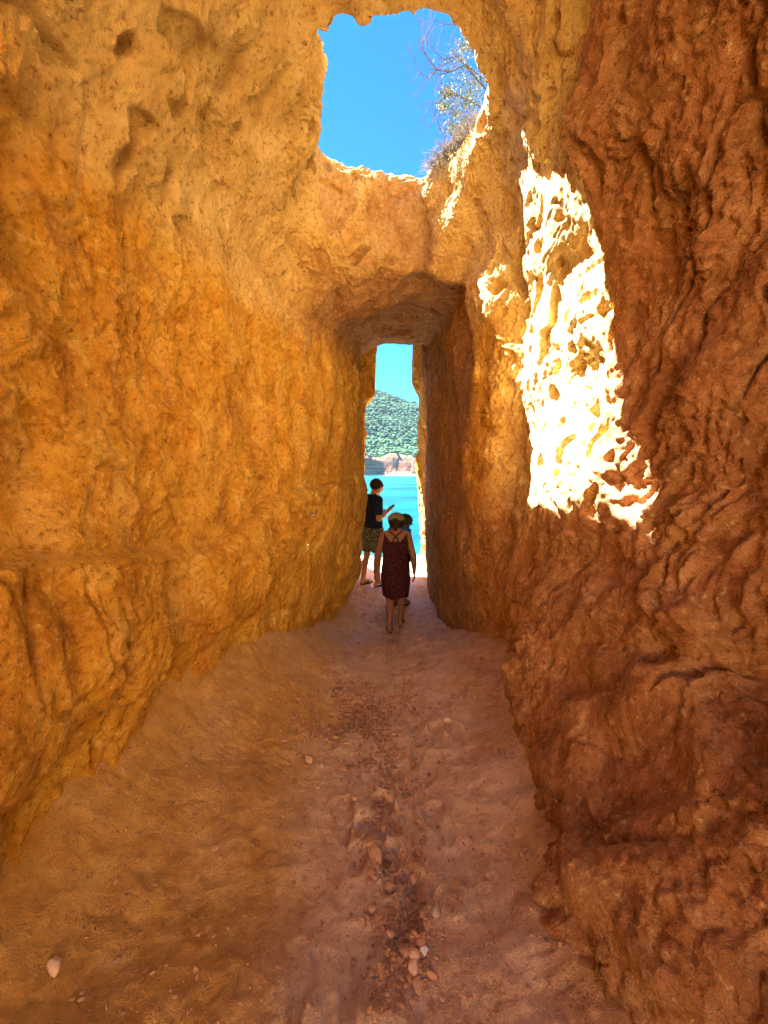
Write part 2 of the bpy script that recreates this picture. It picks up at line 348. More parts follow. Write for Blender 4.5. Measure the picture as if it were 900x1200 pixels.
disp = right * (1 - 0.62 * lit) * (0.085 * perlin(G * 2.0 + 15) + (0.045 * (bil - 0.45) + 0.026 * (bil2 - 0.45) * busy + 0.014 * (bil3 - 0.45) * busy) - 0.050 * crack + 0.022 * bed * sstep(1.9, 1.2, V[:, 2]))
disp += (1 - right) * (0.026 * busy * perlin(W * np.array((4.5, 4.5, 3.5))) - 0.022 * sstep(0.16, 0.0, np.abs(perlin(W * np.array((3.3, 3.3, 2.0)) + 50))) * sstep(-0.2, 0.3, perlin(V * 1.1 + 70))) * calm
disp += (0.018 * perlin(W * 9) + 0.012 * fbm(W * 18, 2)) * (0.30 + 0.70 * busy) + 0.0085 * perlin(W * 42) * (0.6 + 0.4 * right)
rough = sstep(-0.15, 0.35, perlin(V * 1.9 + 14))
disp += (0.55 + rough) * (0.013 * (np.abs(perlin(W * 24)) - 0.4) + 0.008 * (np.abs(perlin(W * 47 + 7)) - 0.4))
f1, f2 = worley(W * 11); disp -= right * 0.012 * sstep(0.10, 0.0, f2 - f1) * sstep(0.0, 0.4, perlin(V * 2.2 + 33))
pit = sstep(0.26 - 0.07 * roof, 0.48 - 0.07 * roof, perlin(V * np.array((6.5, 6.5, 6.5)) + 3)) * sstep(-0.1, 0.35, perlin(V * 1.3 + 9))
disp -= pit * (0.020 + 0.045 * roof)
disp = disp * (1 - 0.4 * lit)
disp -= lit * 0.034 * sstep(0.16, 0.36, perlin(V * np.array((10, 10, 8.0)) + 23))
# rain-worn flutes, the hip-high ledge and two fissures of the left wall
flute = perlin(np.stack((V[:, 0] * 2, V[:, 1] * 6, V[:, 2] * 0.7), 1) + 31)
strata = np.exp(-(perlin(np.stack((V[:, 0] * .6, V[:, 1] * .8, V[:, 2] * 5.5 + 0.5 * perlin(V * 1.4)), 1) + 12) / 0.05) ** 2)
disp -= 0.016 * strata * sstep(0.05, 0.35, perlin(V * 1.2 + 66)) * (1 - roof)
disp += leftw * (0.026 * flute - 0.020 * np.exp(-(perlin(np.stack((V[:, 0], V[:, 1] * 4.5, V[:, 2] * 0.35), 1) + 95) / 0.05) ** 2) * sstep(0.0, 0.3, perlin(V * 1.5 + 17)))
zl = np.interp(V[:, 1], [0, 1.25, 2.47, 3.6, 5.3, 6.3], [1.42, 1.38, 1.17, 1.45, 1.52, 1.5]) + 0.04 * perlin(np.stack((V[:, 1] * 3, 0 * V[:, 1], 0 * V[:, 1]), 1))
dz = V[:, 2] - zl
disp += leftw * (0.080 * sstep(0.02, -0.06, dz) * sstep(-0.95, -0.35, dz) - 0.030 * np.exp(-(dz / 0.022) ** 2) * sstep(-0.3, 0.2, perlin(V * 2.5 + 77)) - 0.02 * np.exp(-((dz - 0.06) / 0.07) ** 2))
for fy_, za, zb, dep in ((2.02, 0.35, 1.15, 0.09), (3.55, 0.6, 2.6, 0.035), (1.62, 0.4, 1.0, 0.05), (4.55, 0.9, 1.6, 0.03)):
    wob = 0.03 * perlin(np.stack((0 * V[:, 2], V[:, 2] * 4, 0 * V[:, 2] + fy_), 1))
    disp -= leftw * dep * np.exp(-((V[:, 1] - fy_ - wob) / 0.032) ** 2) * sstep(za - 0.1, za + 0.15, V[:, 2]) * sstep(zb + 0.15, zb - 0.1, V[:, 2])
V = V + Nn * disp[:, None]
Nn = normals(V, Q)
cx = V[Q].mean(1)
# colour zones: R red clay rock, G pale ceiling rock plus the right recess lightened to whiten the sun patch, B brown passage
redz = right * (1 - 0.25 * sstep(2.0, 2.5, V[:, 1]) * sstep(1.4, 1.9, V[:, 2]))
redz = np.maximum(redz, 0.75 * sstep(0.3, 0.6, V[:, 0]) * sstep(1.8, 1.0, V[:, 2]))
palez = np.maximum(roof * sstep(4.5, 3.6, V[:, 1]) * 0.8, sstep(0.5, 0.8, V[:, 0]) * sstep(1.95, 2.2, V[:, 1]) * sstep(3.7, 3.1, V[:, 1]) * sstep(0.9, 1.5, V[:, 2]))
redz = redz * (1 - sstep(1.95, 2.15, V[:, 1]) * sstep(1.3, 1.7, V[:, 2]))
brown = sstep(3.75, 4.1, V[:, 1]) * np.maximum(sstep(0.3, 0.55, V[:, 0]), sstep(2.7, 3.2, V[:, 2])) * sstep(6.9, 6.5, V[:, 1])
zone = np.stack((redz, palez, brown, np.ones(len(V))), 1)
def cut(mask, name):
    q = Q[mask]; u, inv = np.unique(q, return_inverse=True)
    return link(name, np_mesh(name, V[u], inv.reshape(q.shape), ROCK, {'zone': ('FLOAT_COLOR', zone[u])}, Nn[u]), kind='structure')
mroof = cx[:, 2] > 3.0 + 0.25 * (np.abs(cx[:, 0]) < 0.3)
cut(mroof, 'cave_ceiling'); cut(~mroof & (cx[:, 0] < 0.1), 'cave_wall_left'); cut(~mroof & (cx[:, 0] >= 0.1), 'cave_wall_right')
log('cave')

# ------------------------------------------------------------------ floor
RF = np.random.default_rng(3); FEET = []
for k in range(70):
    y = RF.uniform(0.7, 6.2); FEET.append((RF.normal(0.06 + 0.10 * (-1) ** k, 0.17), y, RF.normal(0, 0.28), RF.uniform(0.010, 0.026), RF.uniform(0.9, 1.15)))
def footprints(X, Y):
    z = 0 * X
    for fx0, fy0, a, dep, sz in FEET:
        u = ((X - fx0) * math.cos(a) + (Y - fy0) * math.sin(a)) / sz; v = (-(X - fx0) * math.sin(a) + (Y - fy0) * math.cos(a)) / sz
        m = (np.abs(v) < 0.22) & (np.abs(u) < 0.12)
        if not m.any(): continue
        wd = 0.040 + 0.012 * np.sin(np.clip(v, -.13, .13) * 18); r = np.sqrt((u / wd) ** 2 + (np.clip(np.abs(v) - .085, 0, 1) / .045) ** 2)
        z = z + np.where(m, -dep * sstep(1.15, 0.8, r) + 0.5 * dep * np.exp(-((r - 1.3) / .28) ** 2), 0)
    return z
def floor_height(X, Y, detail=True):
    zc = np.interp(Y, [-3, 0, 2, 3.5, 5, 6.2, 7, 8.7, 9.2, 9.6, 12], [0.05, 0, -0.06, -0.20, -0.47, -0.42, -0.34, -0.28, -0.5, -1.6, -11])
    xm = 0.02; fade = sstep(5.6, 4.0, Y)
    lb = np.interp(Y, [-3, 0, 1.3, 3, 4.5, 5.6, 6.5], [.08, .09, .15, .50, .54, .45, .2]) * np.clip((xm - 0.16 - X) / 1.0, 0, 1.4) ** 1.9 + 0.10 * np.clip((xm - 0.16 - X) / 1.05, 0, 1.15) ** 7
    rb = (0.30 * np.clip((X - xm - 0.16) / 0.8, 0, 1.4) ** 1.5 + 0.08 * sstep(3.0, 2.2, Y) * np.clip((X - xm - 0.16) / 0.62, 0, 1.2) ** 6) * (0.3 + 0.7 * fade)
    z = zc + lb + rb
    if detail:
        P = np.stack((X, Y, 0 * X), -1); z = z + footprints(X + 0.02 * perlin(P * 9), Y + 0.02 * perlin(P * 9 + 50))
        z = z + 0.036 * perlin(P * 2.1 + 3) + 0.015 * perlin(P * np.array((7, 4, 1)) + 7) + 0.009 * perlin(P * 12) + 0.008 * perlin(P * 27) + 0.006 * (np.abs(perlin(P * 38 + 5)) - .3) + 0.0035 * perlin(P * 70)
        z = z - 0.022 * np.exp(-((X - 0.05 - 0.05 * perlin(P * np.array((0, 1.1, 0)) + 4)) / 0.10) ** 2)
        ob = np.stack((X * 4 + Y * 5, X * 1.6 - Y * 1.2, 0 * X), -1)
        z = z + sstep(0.15, 0.5, X) * 0.018 * np.abs(perlin(ob + 12)) + 0.012 * np.abs(perlin(P * 5.5 + 30))
    return z
fx = np.arange(-1.6, 1.5, 0.0105); fy = np.concatenate((np.arange(-2.7, 0.5, 0.04), np.arange(0.5, 3.2, 0.0095), np.arange(3.2, 6.5, 0.017), np.arange(6.5, 10.4, 0.03)))
FX, FY = np.meshgrid(fx, fy, indexing='ij'); FZ = floor_height(FX, FY)
nfx, nfy = FX.shape; I = np.arange(nfx * nfy).reshape(nfx, nfy)
FQ = np.stack((I[:-1, :-1], I[1:, :-1], I[1:, 1:], I[:-1, 1:]), -1).reshape(-1, 4)
bk = sstep(-0.22, -0.60, FX + 0.12 * perlin(np.stack((FX, FY, 0 * FX), -1) * 1.7)); bk = np.maximum(bk, 0.7 * sstep(0.42, 0.72, FX + 0.1 * perlin(np.stack((FX, FY, 0 * FX), -1) * 2.3))); sd = sstep(6.9, 7.6, FY)
link('ground', np_mesh('ground', np.stack((FX, FY, FZ), -1).reshape(-1, 3), FQ, FLOOR, {'zone': ('FLOAT_COLOR', np.stack((bk, sd, 0 * bk, 1 + 0 * bk), -1))}), kind='structure')
log('floor')

# ------------------------------------------------------------------ the land and sea around the cave
SEA = -11.0
def sea_material():
    g = N('turquoise sea'); geo = g.n('ShaderNodeNewGeometry').outputs['Position']
    st = g.n('ShaderNodeMapping', {'Vector': geo, 'Scale': (0.012, 0.035, 1.0)}).outputs[0]
    f = g.noise(st, 1.0, 4, 0.55, 0.6)
    col = g.ramp(f, [(0.35, (0.0, 0.020, 0.036)), (0.5, (0.0, 0.042, 0.052)), (0.64, (0.004, 0.064, 0.066))])
    wv = g.noise(g.n('ShaderNodeMapping', {'Vector': geo, 'Scale': (0.6, 1.1, 1)}).outputs[0], 1.0, 5, 0.6)
    g.b.inputs['Specular IOR Level'].default_value = 0.05
    return g.out(col, 0.45, g.bump(wv, 0.6, 0.8))
k = 6000.0
link('sea', np_mesh('sea', [(-k, 9.5, SEA), (k, 9.5, SEA), (k, 2 * k, SEA), (-k, 2 * k, SEA)], [(0, 1, 2, 3)], sea_material()), kind='structure')

def land_height(X, Y):
    P = np.stack((X, Y, 0 * X), -1)
    sh = Y - 640 - 14 * perlin(P / 60.0) - 6 * perlin(P / 22.0)          # distance behind the shoreline
    z = SEA - 2 + np.clip(sh + 4, 0, 14) * 0.28
    cl = 30 + 5 * perlin(P / 35.0 + 4)
    z = z + cl * sstep(8, 22, sh + 5 * perlin(P / 9.0 + 8)) * (1 + 0 * X) + 2.2 * perlin(P / 7.0)
    hill = 178 - 0.34 * (X + 15) + 10 * perlin(P / 90.0 + 2)
    z = z + np.maximum(hill - 15, 0) * sstep(25, 420, sh) ** 0.9
    return z
hx = np.arange(-330, 331, 5.0); hy = np.arange(610, 1150, 3.0)
HX, HY = np.meshgrid(hx, hy, indexing='ij'); HZZ = land_height(HX, HY)
I = np.arange(HX.size).reshape(HX.shape)
HQ = np.stack((I[:-1, :-1], I[1:, :-1], I[1:, 1:], I[:-1, 1:]), -1).reshape(-1, 4)
def land_material():
    g = N('hillside earth'); geo = g.n('ShaderNodeNewGeometry'); pos = geo.outputs['Position']
    z = g.n('ShaderNodeSeparateXYZ', {0: pos}).outputs[2]; nz = g.n('ShaderNodeSeparateXYZ', {0: geo.outputs['True Normal']}).outputs[2]
    f = g.noise(g.n('ShaderNodeMapping', {'Vector': pos, 'Scale': (0.02, 0.02, 0.30)}).outputs[0], 1.5, 5, 0.6)
    rockc = g.ramp(f, [(0.3, (0.11, 0.038, 0.022)), (0.5, (0.20, 0.085, 0.052)), (0.7, (0.28, 0.165, 0.115))])
    beach = c4(0.22, 0.19, 0.165); green = c4(0.014, 0.034, 0.014)
    col = g.mix(g.ramp(nz, [(0.38, (0, 0, 0)), (0.60, (1, 1, 1))]), rockc, green)
    lo = g.math('LESS_THAN', g.math('ADD', z, g.math('MULTIPLY', f, 5.0)), SEA + 4.6)
    return g.out(g.mix(lo, col, beach), 0.95)
link('hill', np_mesh('hill', np.stack((HX, HY, HZZ), -1).reshape(-1, 3), HQ, land_material()), kind='structure')
# pine wood on the far hill: thousands of crowns, one mass
def ico(sub=1):
    bm = bmesh.new(); bmesh.ops.create_icosphere(bm, subdivisions=sub, radius=1.0); v = np.array([q.co[:] for q in bm.verts]); t = np.array([[q.index for q in f.verts] for f in bm.faces]); bm.free(); return v, t
iv, it = ico(1)
R2 = np.random.default_rng(5); vs, ts, cs, n0 = [], [], [], 0
while len(vs) < 9000:
    x, y = R2.uniform(-190, 260), R2.uniform(655, 1100)
    z = float(land_height(np.array(x), np.array(y)))
    if z < SEA + 6: continue
    zz = float(land_height(np.array(x), np.array(y - 4.0)))
    if z < 26 and z - zz > 3.6: continue
    r = 1.3 + 2.8 * R2.random() ** 1.6 + 1.2 * float(perlin(np.array((x / 28, y / 28, 3.0)))); low = z < 55
    if low and R2.random() < 0.3: r *= 0.6
    q = iv * (1 + 0.55 * perlin(iv * 1.9 + R2.uniform(0, 60))[:, None]) * np.array((r * R2.uniform(.9, 1.4), r, r * R2.uniform(0.6, 1.15)))
    vs.append(q + (x, y, z + r * 0.7)); ts.append(it + n0); n0 += len(iv)
    c = np.array((0.019, 0.088, 0.040)) * R2.uniform(0.5, 1.5) + (np.array((0.022, 0.034, 0.0)) * R2.random() if low else 0)
    cs.append(np.tile((*c, 1), (len(iv), 1)))
def foliage_attr_material(name):
    g = N(name); a = g.n('ShaderNodeAttribute', attribute_name='tint').outputs['Color']; p = g.n('ShaderNodeNewGeometry').outputs['Position']
    f = g.noise(p, 0.9, 4, 0.7); return g.out(g.mix(g.ramp(f, [(0.4, (0.8, 0.8, 0.8)), (0.6, (0, 0, 0))]), a, c4(0.008, 0.020, 0.010)), 0.9, g.bump(f, 0.8, 0.8))
link('pine_wood', np_mesh('pine_wood', np.concatenate(vs), np.concatenate(ts), foliage_attr_material('pine wood'), {'tint': ('FLOAT_COLOR', np.concatenate(cs))}, shade=False), kind='stuff')
# headland blocks left and right of the passage, the ground under them and the hollow added unseen behind the camera to bounce sunlight into the cave
def block(name, xs, ys, zf, zb, mat):
    X, Y = np.meshgrid(xs, ys, indexing='ij'); Z = zf(X, Y); nx, ny = X.shape; I = np.arange(X.size).reshape(X.shape)
    top = np.stack((X, Y, Z), -1).reshape(-1, 3); bot = top.copy(); bot[:, 2] = zb; o = len(top)
    q = [np.stack((I[:-1, :-1], I[1:, :-1], I[1:, 1:], I[:-1, 1:]), -1).reshape(-1, 4)]
    for e in (I[0, ::-1], I[-1], I[:, 0], I[::-1, -1]): q.append(np.stack((e[:-1] + o, e[1:] + o, e[1:], e[:-1]), -1) if False else np.stack((e[:-1], e[:-1] + o, e[1:] + o, e[1:]), -1))
    return link(name, np_mesh(name, np.concatenate((top, bot)), np.concatenate(q), mat, {'zone': ('FLOAT_COLOR', np.tile((0.2, 0.5, 0.2, 1.0), (2 * o, 1)))}, shade=False), kind='structure')
def pl_top(X, Y): P = np.stack((X, Y, 0 * X), -1); return 4.55 + 0.25 * perlin(P * 0.35) + 0.12 * perlin(P * 1.1)
block('headland', np.linspace(-30, -2.30, 36), np.linspace(-3.2, 7.2, 24), pl_top, SEA - 1, ROCK)
block('headland', np.linspace(2.30, 30, 36), np.linspace(-3.2, 7.4, 24), pl_top, SEA - 1, ROCK)
block('headland', np.linspace(-2.5, 2.5, 12), np.linspace(-3.2, 9.2, 24), lambda X, Y: -1.05 + 0 * X, SEA - 1, ROCK)
def bounce_dell(X, Y): P = np.stack((X, Y, 0 * X), -1); return 0.02 + 5.5 * sstep(-8.0, -14, Y) + 4.5 * sstep(4, 8, np.abs(X)) + 0.12 * perlin(P * 0.8)
block('bounce_hollow', np.linspace(-30, 30, 70), np.linspace(-40, -2.68, 40), bounce_dell, SEA - 1, ROCK)
log('land')

# ------------------------------------------------------------------ stones and gravel on the path
def on_floor(px, py):
    z = 0.0
    for _ in range(25):
        p = at_height(px, py, z); z = 0.5 * z + 0.5 * float(floor_height(np.array(p[0]), np.array(p[1])))
    p = at_height(px, py, z); return p
def stone_mat(name, c):
    g = N(name); p = g.n('ShaderNodeTexCoord').outputs['Object']; f = g.noise(p, 2.2, 6, 0.7); q = g.noise(p, 9, 4, 0.7)
    col = g.ramp(f, [(0.3, tuple(0.7 * x for x in c)), (0.5, c), (0.7, tuple(min(1, 1.25 * x) for x in c))])
    return g.out(col, 0.92, g.bump(q, 0.0025, 0.6, g.bump(f, 0.004, 0.5)))
SM = [stone_mat('clay stone', (0.60, 0.39, 0.27)), stone_mat('brown stone', (0.50, 0.31, 0.21)), stone_mat('pale stone', (0.74, 0.57, 0.44)), stone_mat('grey stone', (0.50, 0.42, 0.37))]
def stone_mesh(seed, mat, sub=2):
    v, t = ico(sub); R = np.random.default_rng(seed)
    for _ in range(9):                                        # chipped facets
        d = R.normal(size=3); d /= np.linalg.norm(d); h = v @ d; c = R.uniform(0.55, 0.85); v = v - np.maximum(h - c, 0)[:, None] * d * 0.9
    v = v * (1 + 0.16 * perlin(v * 1.7 + seed * 3.1)[:, None])
    return np_mesh('stone', v, t, mat, shade=True)
MESH = {(m, k): stone_mesh(10 * m + k, SM[m], 2) for m in range(4) for k in range(4)}
R3 = np.random.default_rng(21)
def stone(px, py, wpx, asp, label, m=0, group=None, k=None):
    p = on_floor(px, py); dist = np.linalg.norm(p - CAM); r = 0.5 * wpx * dist / FPX * 0.95
    o = link('stone', MESH[(m, int(R3.integers(4)) if k is None else k)], None, label=label, category='stone')
    if group: o['group'] = group
    o.scale = (r, r * asp, r * R3.uniform(0.6, 0.8)); o.rotation_euler = (R3.uniform(-.2, .2), R3.uniform(-.2, .2), R3.uniform(-.5, .5)); o.location = (p[0], p[1], p[2] + r * 0.46)
stone(456, 937, 14, 1.0, 'largest chunky brown stone lying alone in the middle of the path', 0)
stone(440, 1004, 14, 1.7, 'long oval reddish stone lying lengthwise on the left of the gravel trail', 0)
stone(457, 1009, 12, 0.7, 'flat wide brown stone just right of the long oval stone', 1)
stone(458, 1044, 13, 1.0, 'round brown stone below the cluster of three small stones', 1)
stone(511, 1069, 10, 1.6, 'smooth greyish upright pebble on the right edge of the trail', 3)
stone(494, 1107, 10, 0.9, 'reddish stone touching the white scrap from above', 0)
stone(486, 1123, 12, 1.1, 'pale rounded stone just left of the white scrap', 2)
stone(485, 1137, 10, 1.4, 'tall pale pebble just below the white scrap', 2)
stone(506, 1145, 11, 0.45, 'thin flat sliver of stone to the lower right of the white scrap', 0)
stone(489, 1158, 9, 1.6, 'narrow upright stone at the foot of the stone cluster', 0)
stone(65, 1137, 15, 0.7, 'pale cream stone alone near the lower left corner', 2)
stone(362, 892, 12, 0.9, 'clay stone at the left edge of the gravel below the bank', 0)
stone(485, 1031, 8, 1.5, 'slanted wedge stone right of the round brown stone', 0)
stone(436, 1067, 10, 0.9, 'single brown stone left of the trail above the lower cluster', 1)
stone(475, 1118, 10, 1.0, 'dark brown stone on the left side of the lower cluster', 1)
stone(558, 901, 6, 0.9, 'lone dark pebble far right by the foot of the right wall', 1)
stone(386, 792, 8, 0.8, 'lone stone on the left bank just above the gravel patch', 0)
stone(523, 847, 12, 0.5, 'pale flat stone half sunk in the right of the path', 2)
stone(490, 913, 7, 0.9, 'lone brown pebble right of the largest stone', 1)
stone(416, 938, 7, 0.9, 'small stone alone left of the largest stone', 0)
few = 'small clay stones strewn along the gravel trail'
for px, py, wpx in ((481, 1015, 6), (435, 1026, 8), (433, 1035, 6), (439, 1030, 6), (470, 1148, 6), (475, 1101, 6), (457, 1096, 8), (474, 1076, 7), (485, 1055, 7), (431, 905, 8), (513, 970, 5),
                    (436, 1117, 6), (471, 1109, 5), (483, 1177, 7), (517, 1171, 6), (470, 1140, 5), (480, 1149, 6), (476, 1157, 6), (492, 1132, 6), (425, 955, 6), (428, 962, 6), (441, 958, 7), (446, 961, 5),
                    (457, 918, 6), (461, 923, 5), (452, 992, 7), (459, 998, 5), (471, 996, 5), (484, 1008, 5), (500, 1012, 5), (466, 1094, 7), (472, 1089, 6), (479, 1092, 5), (490, 1087, 5), (488, 1146, 5), (427, 1057, 5),
                    (498, 1057, 4), (349, 821, 7), (333, 870, 8), (395, 812, 7), (404, 822, 6), (388, 838, 7), (372, 850, 6), (412, 806, 6), (420, 833, 6), (400, 858, 7), (381, 868, 6), (365, 862, 6), (432, 818, 5), (440, 842, 6),
                    (532, 818, 7), (541, 819, 6), (515, 826, 5), (504, 830, 5), (460, 862, 6), (436, 878, 6), (450, 886, 6), (417, 884, 6), (405, 873, 7), (447, 915, 6)):
    stone(px, py, wpx, R3.uniform(0.7, 1.2), 'small clay-brown stone strewn along the gravel trail', int(R3.integers(2)), few)
# gravel: far too many bits to count
iv1, it1 = ico(1); n_ = 5600; c = R3.random(n_)
gy_ = np.where(c < .42, R3.normal(842, 26, n_), np.where(c < .75, R3.uniform(800, 1190, n_), np.where(c < .84, R3.normal(1105, 30, n_), R3.uniform(770, 1190, n_))))
gx_ = np.where(c < .42, R3.normal(405, 26, n_), np.where(c < .75, R3.normal(455, 24, n_) + 20 * (gy_ - 900) / 290, np.where(c < .84, R3.normal(478, 14, n_), R3.uniform(60, 690, n_))))
ok = (gy_ > 745) & ~((c < .75) & (perlin(np.stack((gx_ * .03, gy_ * .03, 5 + 0 * gx_), 1)) < -.05)); gx_, gy_ = gx_[ok], gy_[ok]
rr = np.stack([ray(x, y) for x, y in zip(gx_, gy_)]); z = np.zeros(len(gx_))
for _ in range(25): p = CAM + rr * ((z - CAM[2]) / rr[:, 2])[:, None]; z = 0.5 * z + 0.5 * floor_height(p[:, 0], p[:, 1])
p[:, 2] = z; p = p[(p[:, 0] > -1.25) & (p[:, 0] < 0.95)]; n_ = len(p)
r = (np.abs(R3.normal(0, 1, n_)) * 0.0042 + 0.0028) * np.clip(np.linalg.norm(p - CAM, axis=1) / 2.4, 0.8, 1.7)
q = iv1[None] * (1 + 0.18 * R3.normal(size=(n_, len(iv1), 1))) * np.stack((r, r * R3.uniform(.6, 1.3, n_), r * .75), 1)[:, None]; a = R3.uniform(0, 6.28, n_)[:, None]
q = np.stack((q[..., 0] * np.cos(a) - q[..., 1] * np.sin(a), q[..., 0] * np.sin(a) + q[..., 1] * np.cos(a), q[..., 2] + r[:, None] * .35), 2) + p[:, None]
gv = [q.reshape(-1, 3)]; gt = [(it1[None] + (np.arange(n_) * len(iv1))[:, None, None]).reshape(-1, 3)]
link('gravel', np_mesh('gravel', np.concatenate(gv), np.concatenate(gt), stone_mat('gravel', (0.45, 0.27, 0.17)), shade=False), kind='stuff')
# the scrap of white
p = on_floor(497, 1119); bm = bmesh.new(); ring = []
for k in range(9):
    a = k / 9 * 2 * math.pi; r = 0.0125 * (1 + 0.25 * math.sin(3 * a + 1)); ring.append(bm.verts.new((r * math.cos(a), r * math.sin(a), 0.004 * math.sin(2 * a))))
cv = bm.verts.new((0.001, 0, 0.006))
for k in range(9): bm.faces.new((ring[k], ring[(k + 1) % 9], cv))
r_ = bmesh.ops.extrude_face_region(bm, geom=bm.faces[:]); bmesh.ops.translate(bm, verts=[v for v in r_['geom'] if isinstance(v, bmesh.types.BMVert)], vec=(0, 0, 0.0015))
me = bpy.data.meshes.new('scrap'); bm.to_mesh(me); bm.free(); me.materials.append(plain('white paper', (0.82, 0.84, 0.90), 0.6, 0.05))
o = link('scrap', me, None, label='crumpled white scrap lying beside the stones low in the path', category='scrap'); o.location = (p[0], p[1], p[2] + 0.016); o.rotation_euler = (0.35, 0.1, 0.4)
log('stones')

# ------------------------------------------------------------------ people: one smooth skin each, clothes over it
def cap(a, b, ra, rb=None, k=0.02): return (np.array(a, float), np.array(b, float), ra, ra if rb is None else rb, k)
def sdf_prims(prims, lo, hi, h, inflate=0.0):
    n = np.ceil((np.array(hi) - lo) / h).astype(int) + 1; ax = [lo[i] + h * np.arange(n[i]) for i in range(3)]; Fd = np.full(n, 0.25, np.float32)
    for a, b, ra, rb, k in prims:
        r = max(ra, rb) + inflate + 3 * k + 3 * h; i0 = np.maximum(((np.minimum(a, b) - r - lo) / h).astype(int), 0); i1 = np.minimum(((np.maximum(a, b) + r - lo) / h).astype(int) + 2, n)
        if (i1 <= i0).any(): continue
        sl = tuple(slice(i0[i], i1[i]) for i in range(3)); x = ax[0][sl[0]][:, None, None] - a[0]; y = ax[1][sl[1]][None, :, None] - a[1]; z = ax[2][sl[2]][None, None, :] - a[2]
        e = b - a; t = np.clip((x * e[0] + y * e[1] + z * e[2]) / max(e @ e, 1e-9), 0, 1)
        d = np.sqrt((x - t * e[0]) ** 2 + (y - t * e[1]) ** 2 + (z - t * e[2]) ** 2) - (ra + (rb - ra) * t) - inflate
        Fd[sl] = smin(Fd[sl], d, k)
    return Fd, ax
def to_mesh(name, Fd, ax, h, mat, parent, it=1, **props):
    Fd = Fd.copy()
    for i in range(3):
        sl = [slice(None)] * 3
        for e in (0, -1): sl[i] = e; Fd[tuple(sl)] = np.maximum(Fd[tuple(sl)], h)
    V, Q = surface_nets(Fd, np.array([q[0] for q in ax]), h); V = smooth(V, Q, it, 0.4)
    return link(name, np_mesh(name, V, Q, mat), parent, **props)
def hand(wr, d, n, s, curl=0.5, thumb=0.6, sc=1.0):
    """palm, four unequal bent fingers and a thumb from the side of the palm; n is the side the fingers close to"""
    wr, d, n, s = [np.array(q, float) for q in (wr, d, n, s)]; d /= np.linalg.norm(d); n -= d * (n @ d); n /= np.linalg.norm(n); s = np.cross(d, n) * (1 if np.cross(d, n) @ s > 0 else -1)
    L = []
    for q in (-0.028, -0.009, 0.010, 0.027): L.append(cap(wr + d * 0.012 * sc + s * q * 0.6 * sc, wr + (d * 0.088 + s * q) * sc, 0.0145 * sc, 0.0125 * sc, 0.008))
    for q, l in ((-0.031, 0.060), (-0.0105, 0.076), (0.0105, 0.083), (0.031, 0.072)):
        b = wr + (d * 0.090 + s * q) * sc; m = b + (d * math.cos(curl * .6) + n * math.sin(curl * .6)) * l * 0.5 * sc; e = m + (d * math.cos(curl * 1.7) + n * math.sin(curl * 1.7)) * l * 0.5 * sc
        L += [cap(b, m, 0.0092 * sc, 0.0084 * sc, 0.003), cap(m, e, 0.0084 * sc, 0.0070 * sc, 0.003)]
    b = wr + (d * 0.028 + s * 0.026) * sc; m = b + (d * 0.55 + s * 0.75 * (1 - .4 * thumb) + n * 0.5 * thumb) * 0.042 * sc; e = m + (d * 0.9 + n * 0.35 * thumb + s * 0.1) * 0.032 * sc
    return L + [cap(b, m, 0.0125 * sc, 0.0105 * sc, 0.006), cap(m, e, 0.0105 * sc, 0.0085 * sc, 0.004)]
def head_prims(c, M, sc):
    """skull, jaw, nose, brow, lips and ears round the head centre c; M turns head space (x right, y face, z up) to the body's"""
    q = lambda *p: c + M @ (np.array(p) * sc)
    L = [cap(q(-.018, -.022, .030), q(.018, -.022, .030), .083 * sc, None, .03), cap(q(0, .022, .020), q(0, -.03, .03), .076 * sc, .085 * sc, .03), cap(q(0, .040, -.045), q(0, .052, -.080), .055 * sc, .036 * sc, .03),
         cap(q(-.032, .02, -.055), q(.032, .02, -.055), .045 * sc, None, .03), cap(q(0, .092, .012), q(0, .112, -.022), .0085 * sc, .0135 * sc, .010), cap(q(-.012, .098, -.028), q(.012, .098, -.028), .009 * sc, None, .006),
         cap(q(-.034, .082, .026), q(.034, .082, .026), .012 * sc, None, .012), cap(q(-.018, .091, -.058), q(.018, .091, -.058), .0075 * sc, None, .005), cap(q(-.015, .089, -.068), q(.015, .089, -.068), .0085 * sc, None, .005), cap(q(0, .078, -.098), q(0, .08, -.095), .019 * sc, None, .012)]
    for e in (-1, 1): L += [cap(q(e * .083, -.010, .022), q(e * .080, -.002, -.022), .016 * sc, .010 * sc, .006), cap(q(e * .090, -.018, .026), q(e * .086, -.012, -.002), .009 * sc, .008 * sc, .004)]
    return L
def rotm(yaw, pitch): return np.array(Matrix.Rotation(yaw, 3, 'Z') @ Matrix.Rotation(pitch, 3, 'X'))
def leg(hip, knee, ankle, toe, sc, fat=1.0):
    hip, knee, ankle, toe = map(np.array, (hip, knee, ankle, toe)); heel = ankle + (ankle - toe) * 0.22; heel[2] = toe[2] + 0.012
    calf = knee * 0.68 + ankle * 0.32 + np.array((0, -.018, 0)) * sc
    return [cap(hip, knee, .088 * sc * fat, .056 * sc, .03), cap(knee, calf, .053 * sc, .058 * sc * fat, .02), cap(calf, ankle, .056 * sc * fat, .036 * sc, .02), cap(ankle, heel, .036 * sc, .034 * sc, .015), cap(ankle, ankle * .35 + toe * .65, .036 * sc, .030 * sc, .02),
            cap(ankle * .35 + toe * .65 + (-.018 * sc, 0, -.006), toe + (-.012 * sc, 0, 0), .028 * sc, .018 * sc, .012), cap(ankle * .35 + toe * .65 + (.018 * sc, 0, -.006), toe + (.014 * sc, 0, 0), .028 * sc, .017 * sc, .012)]
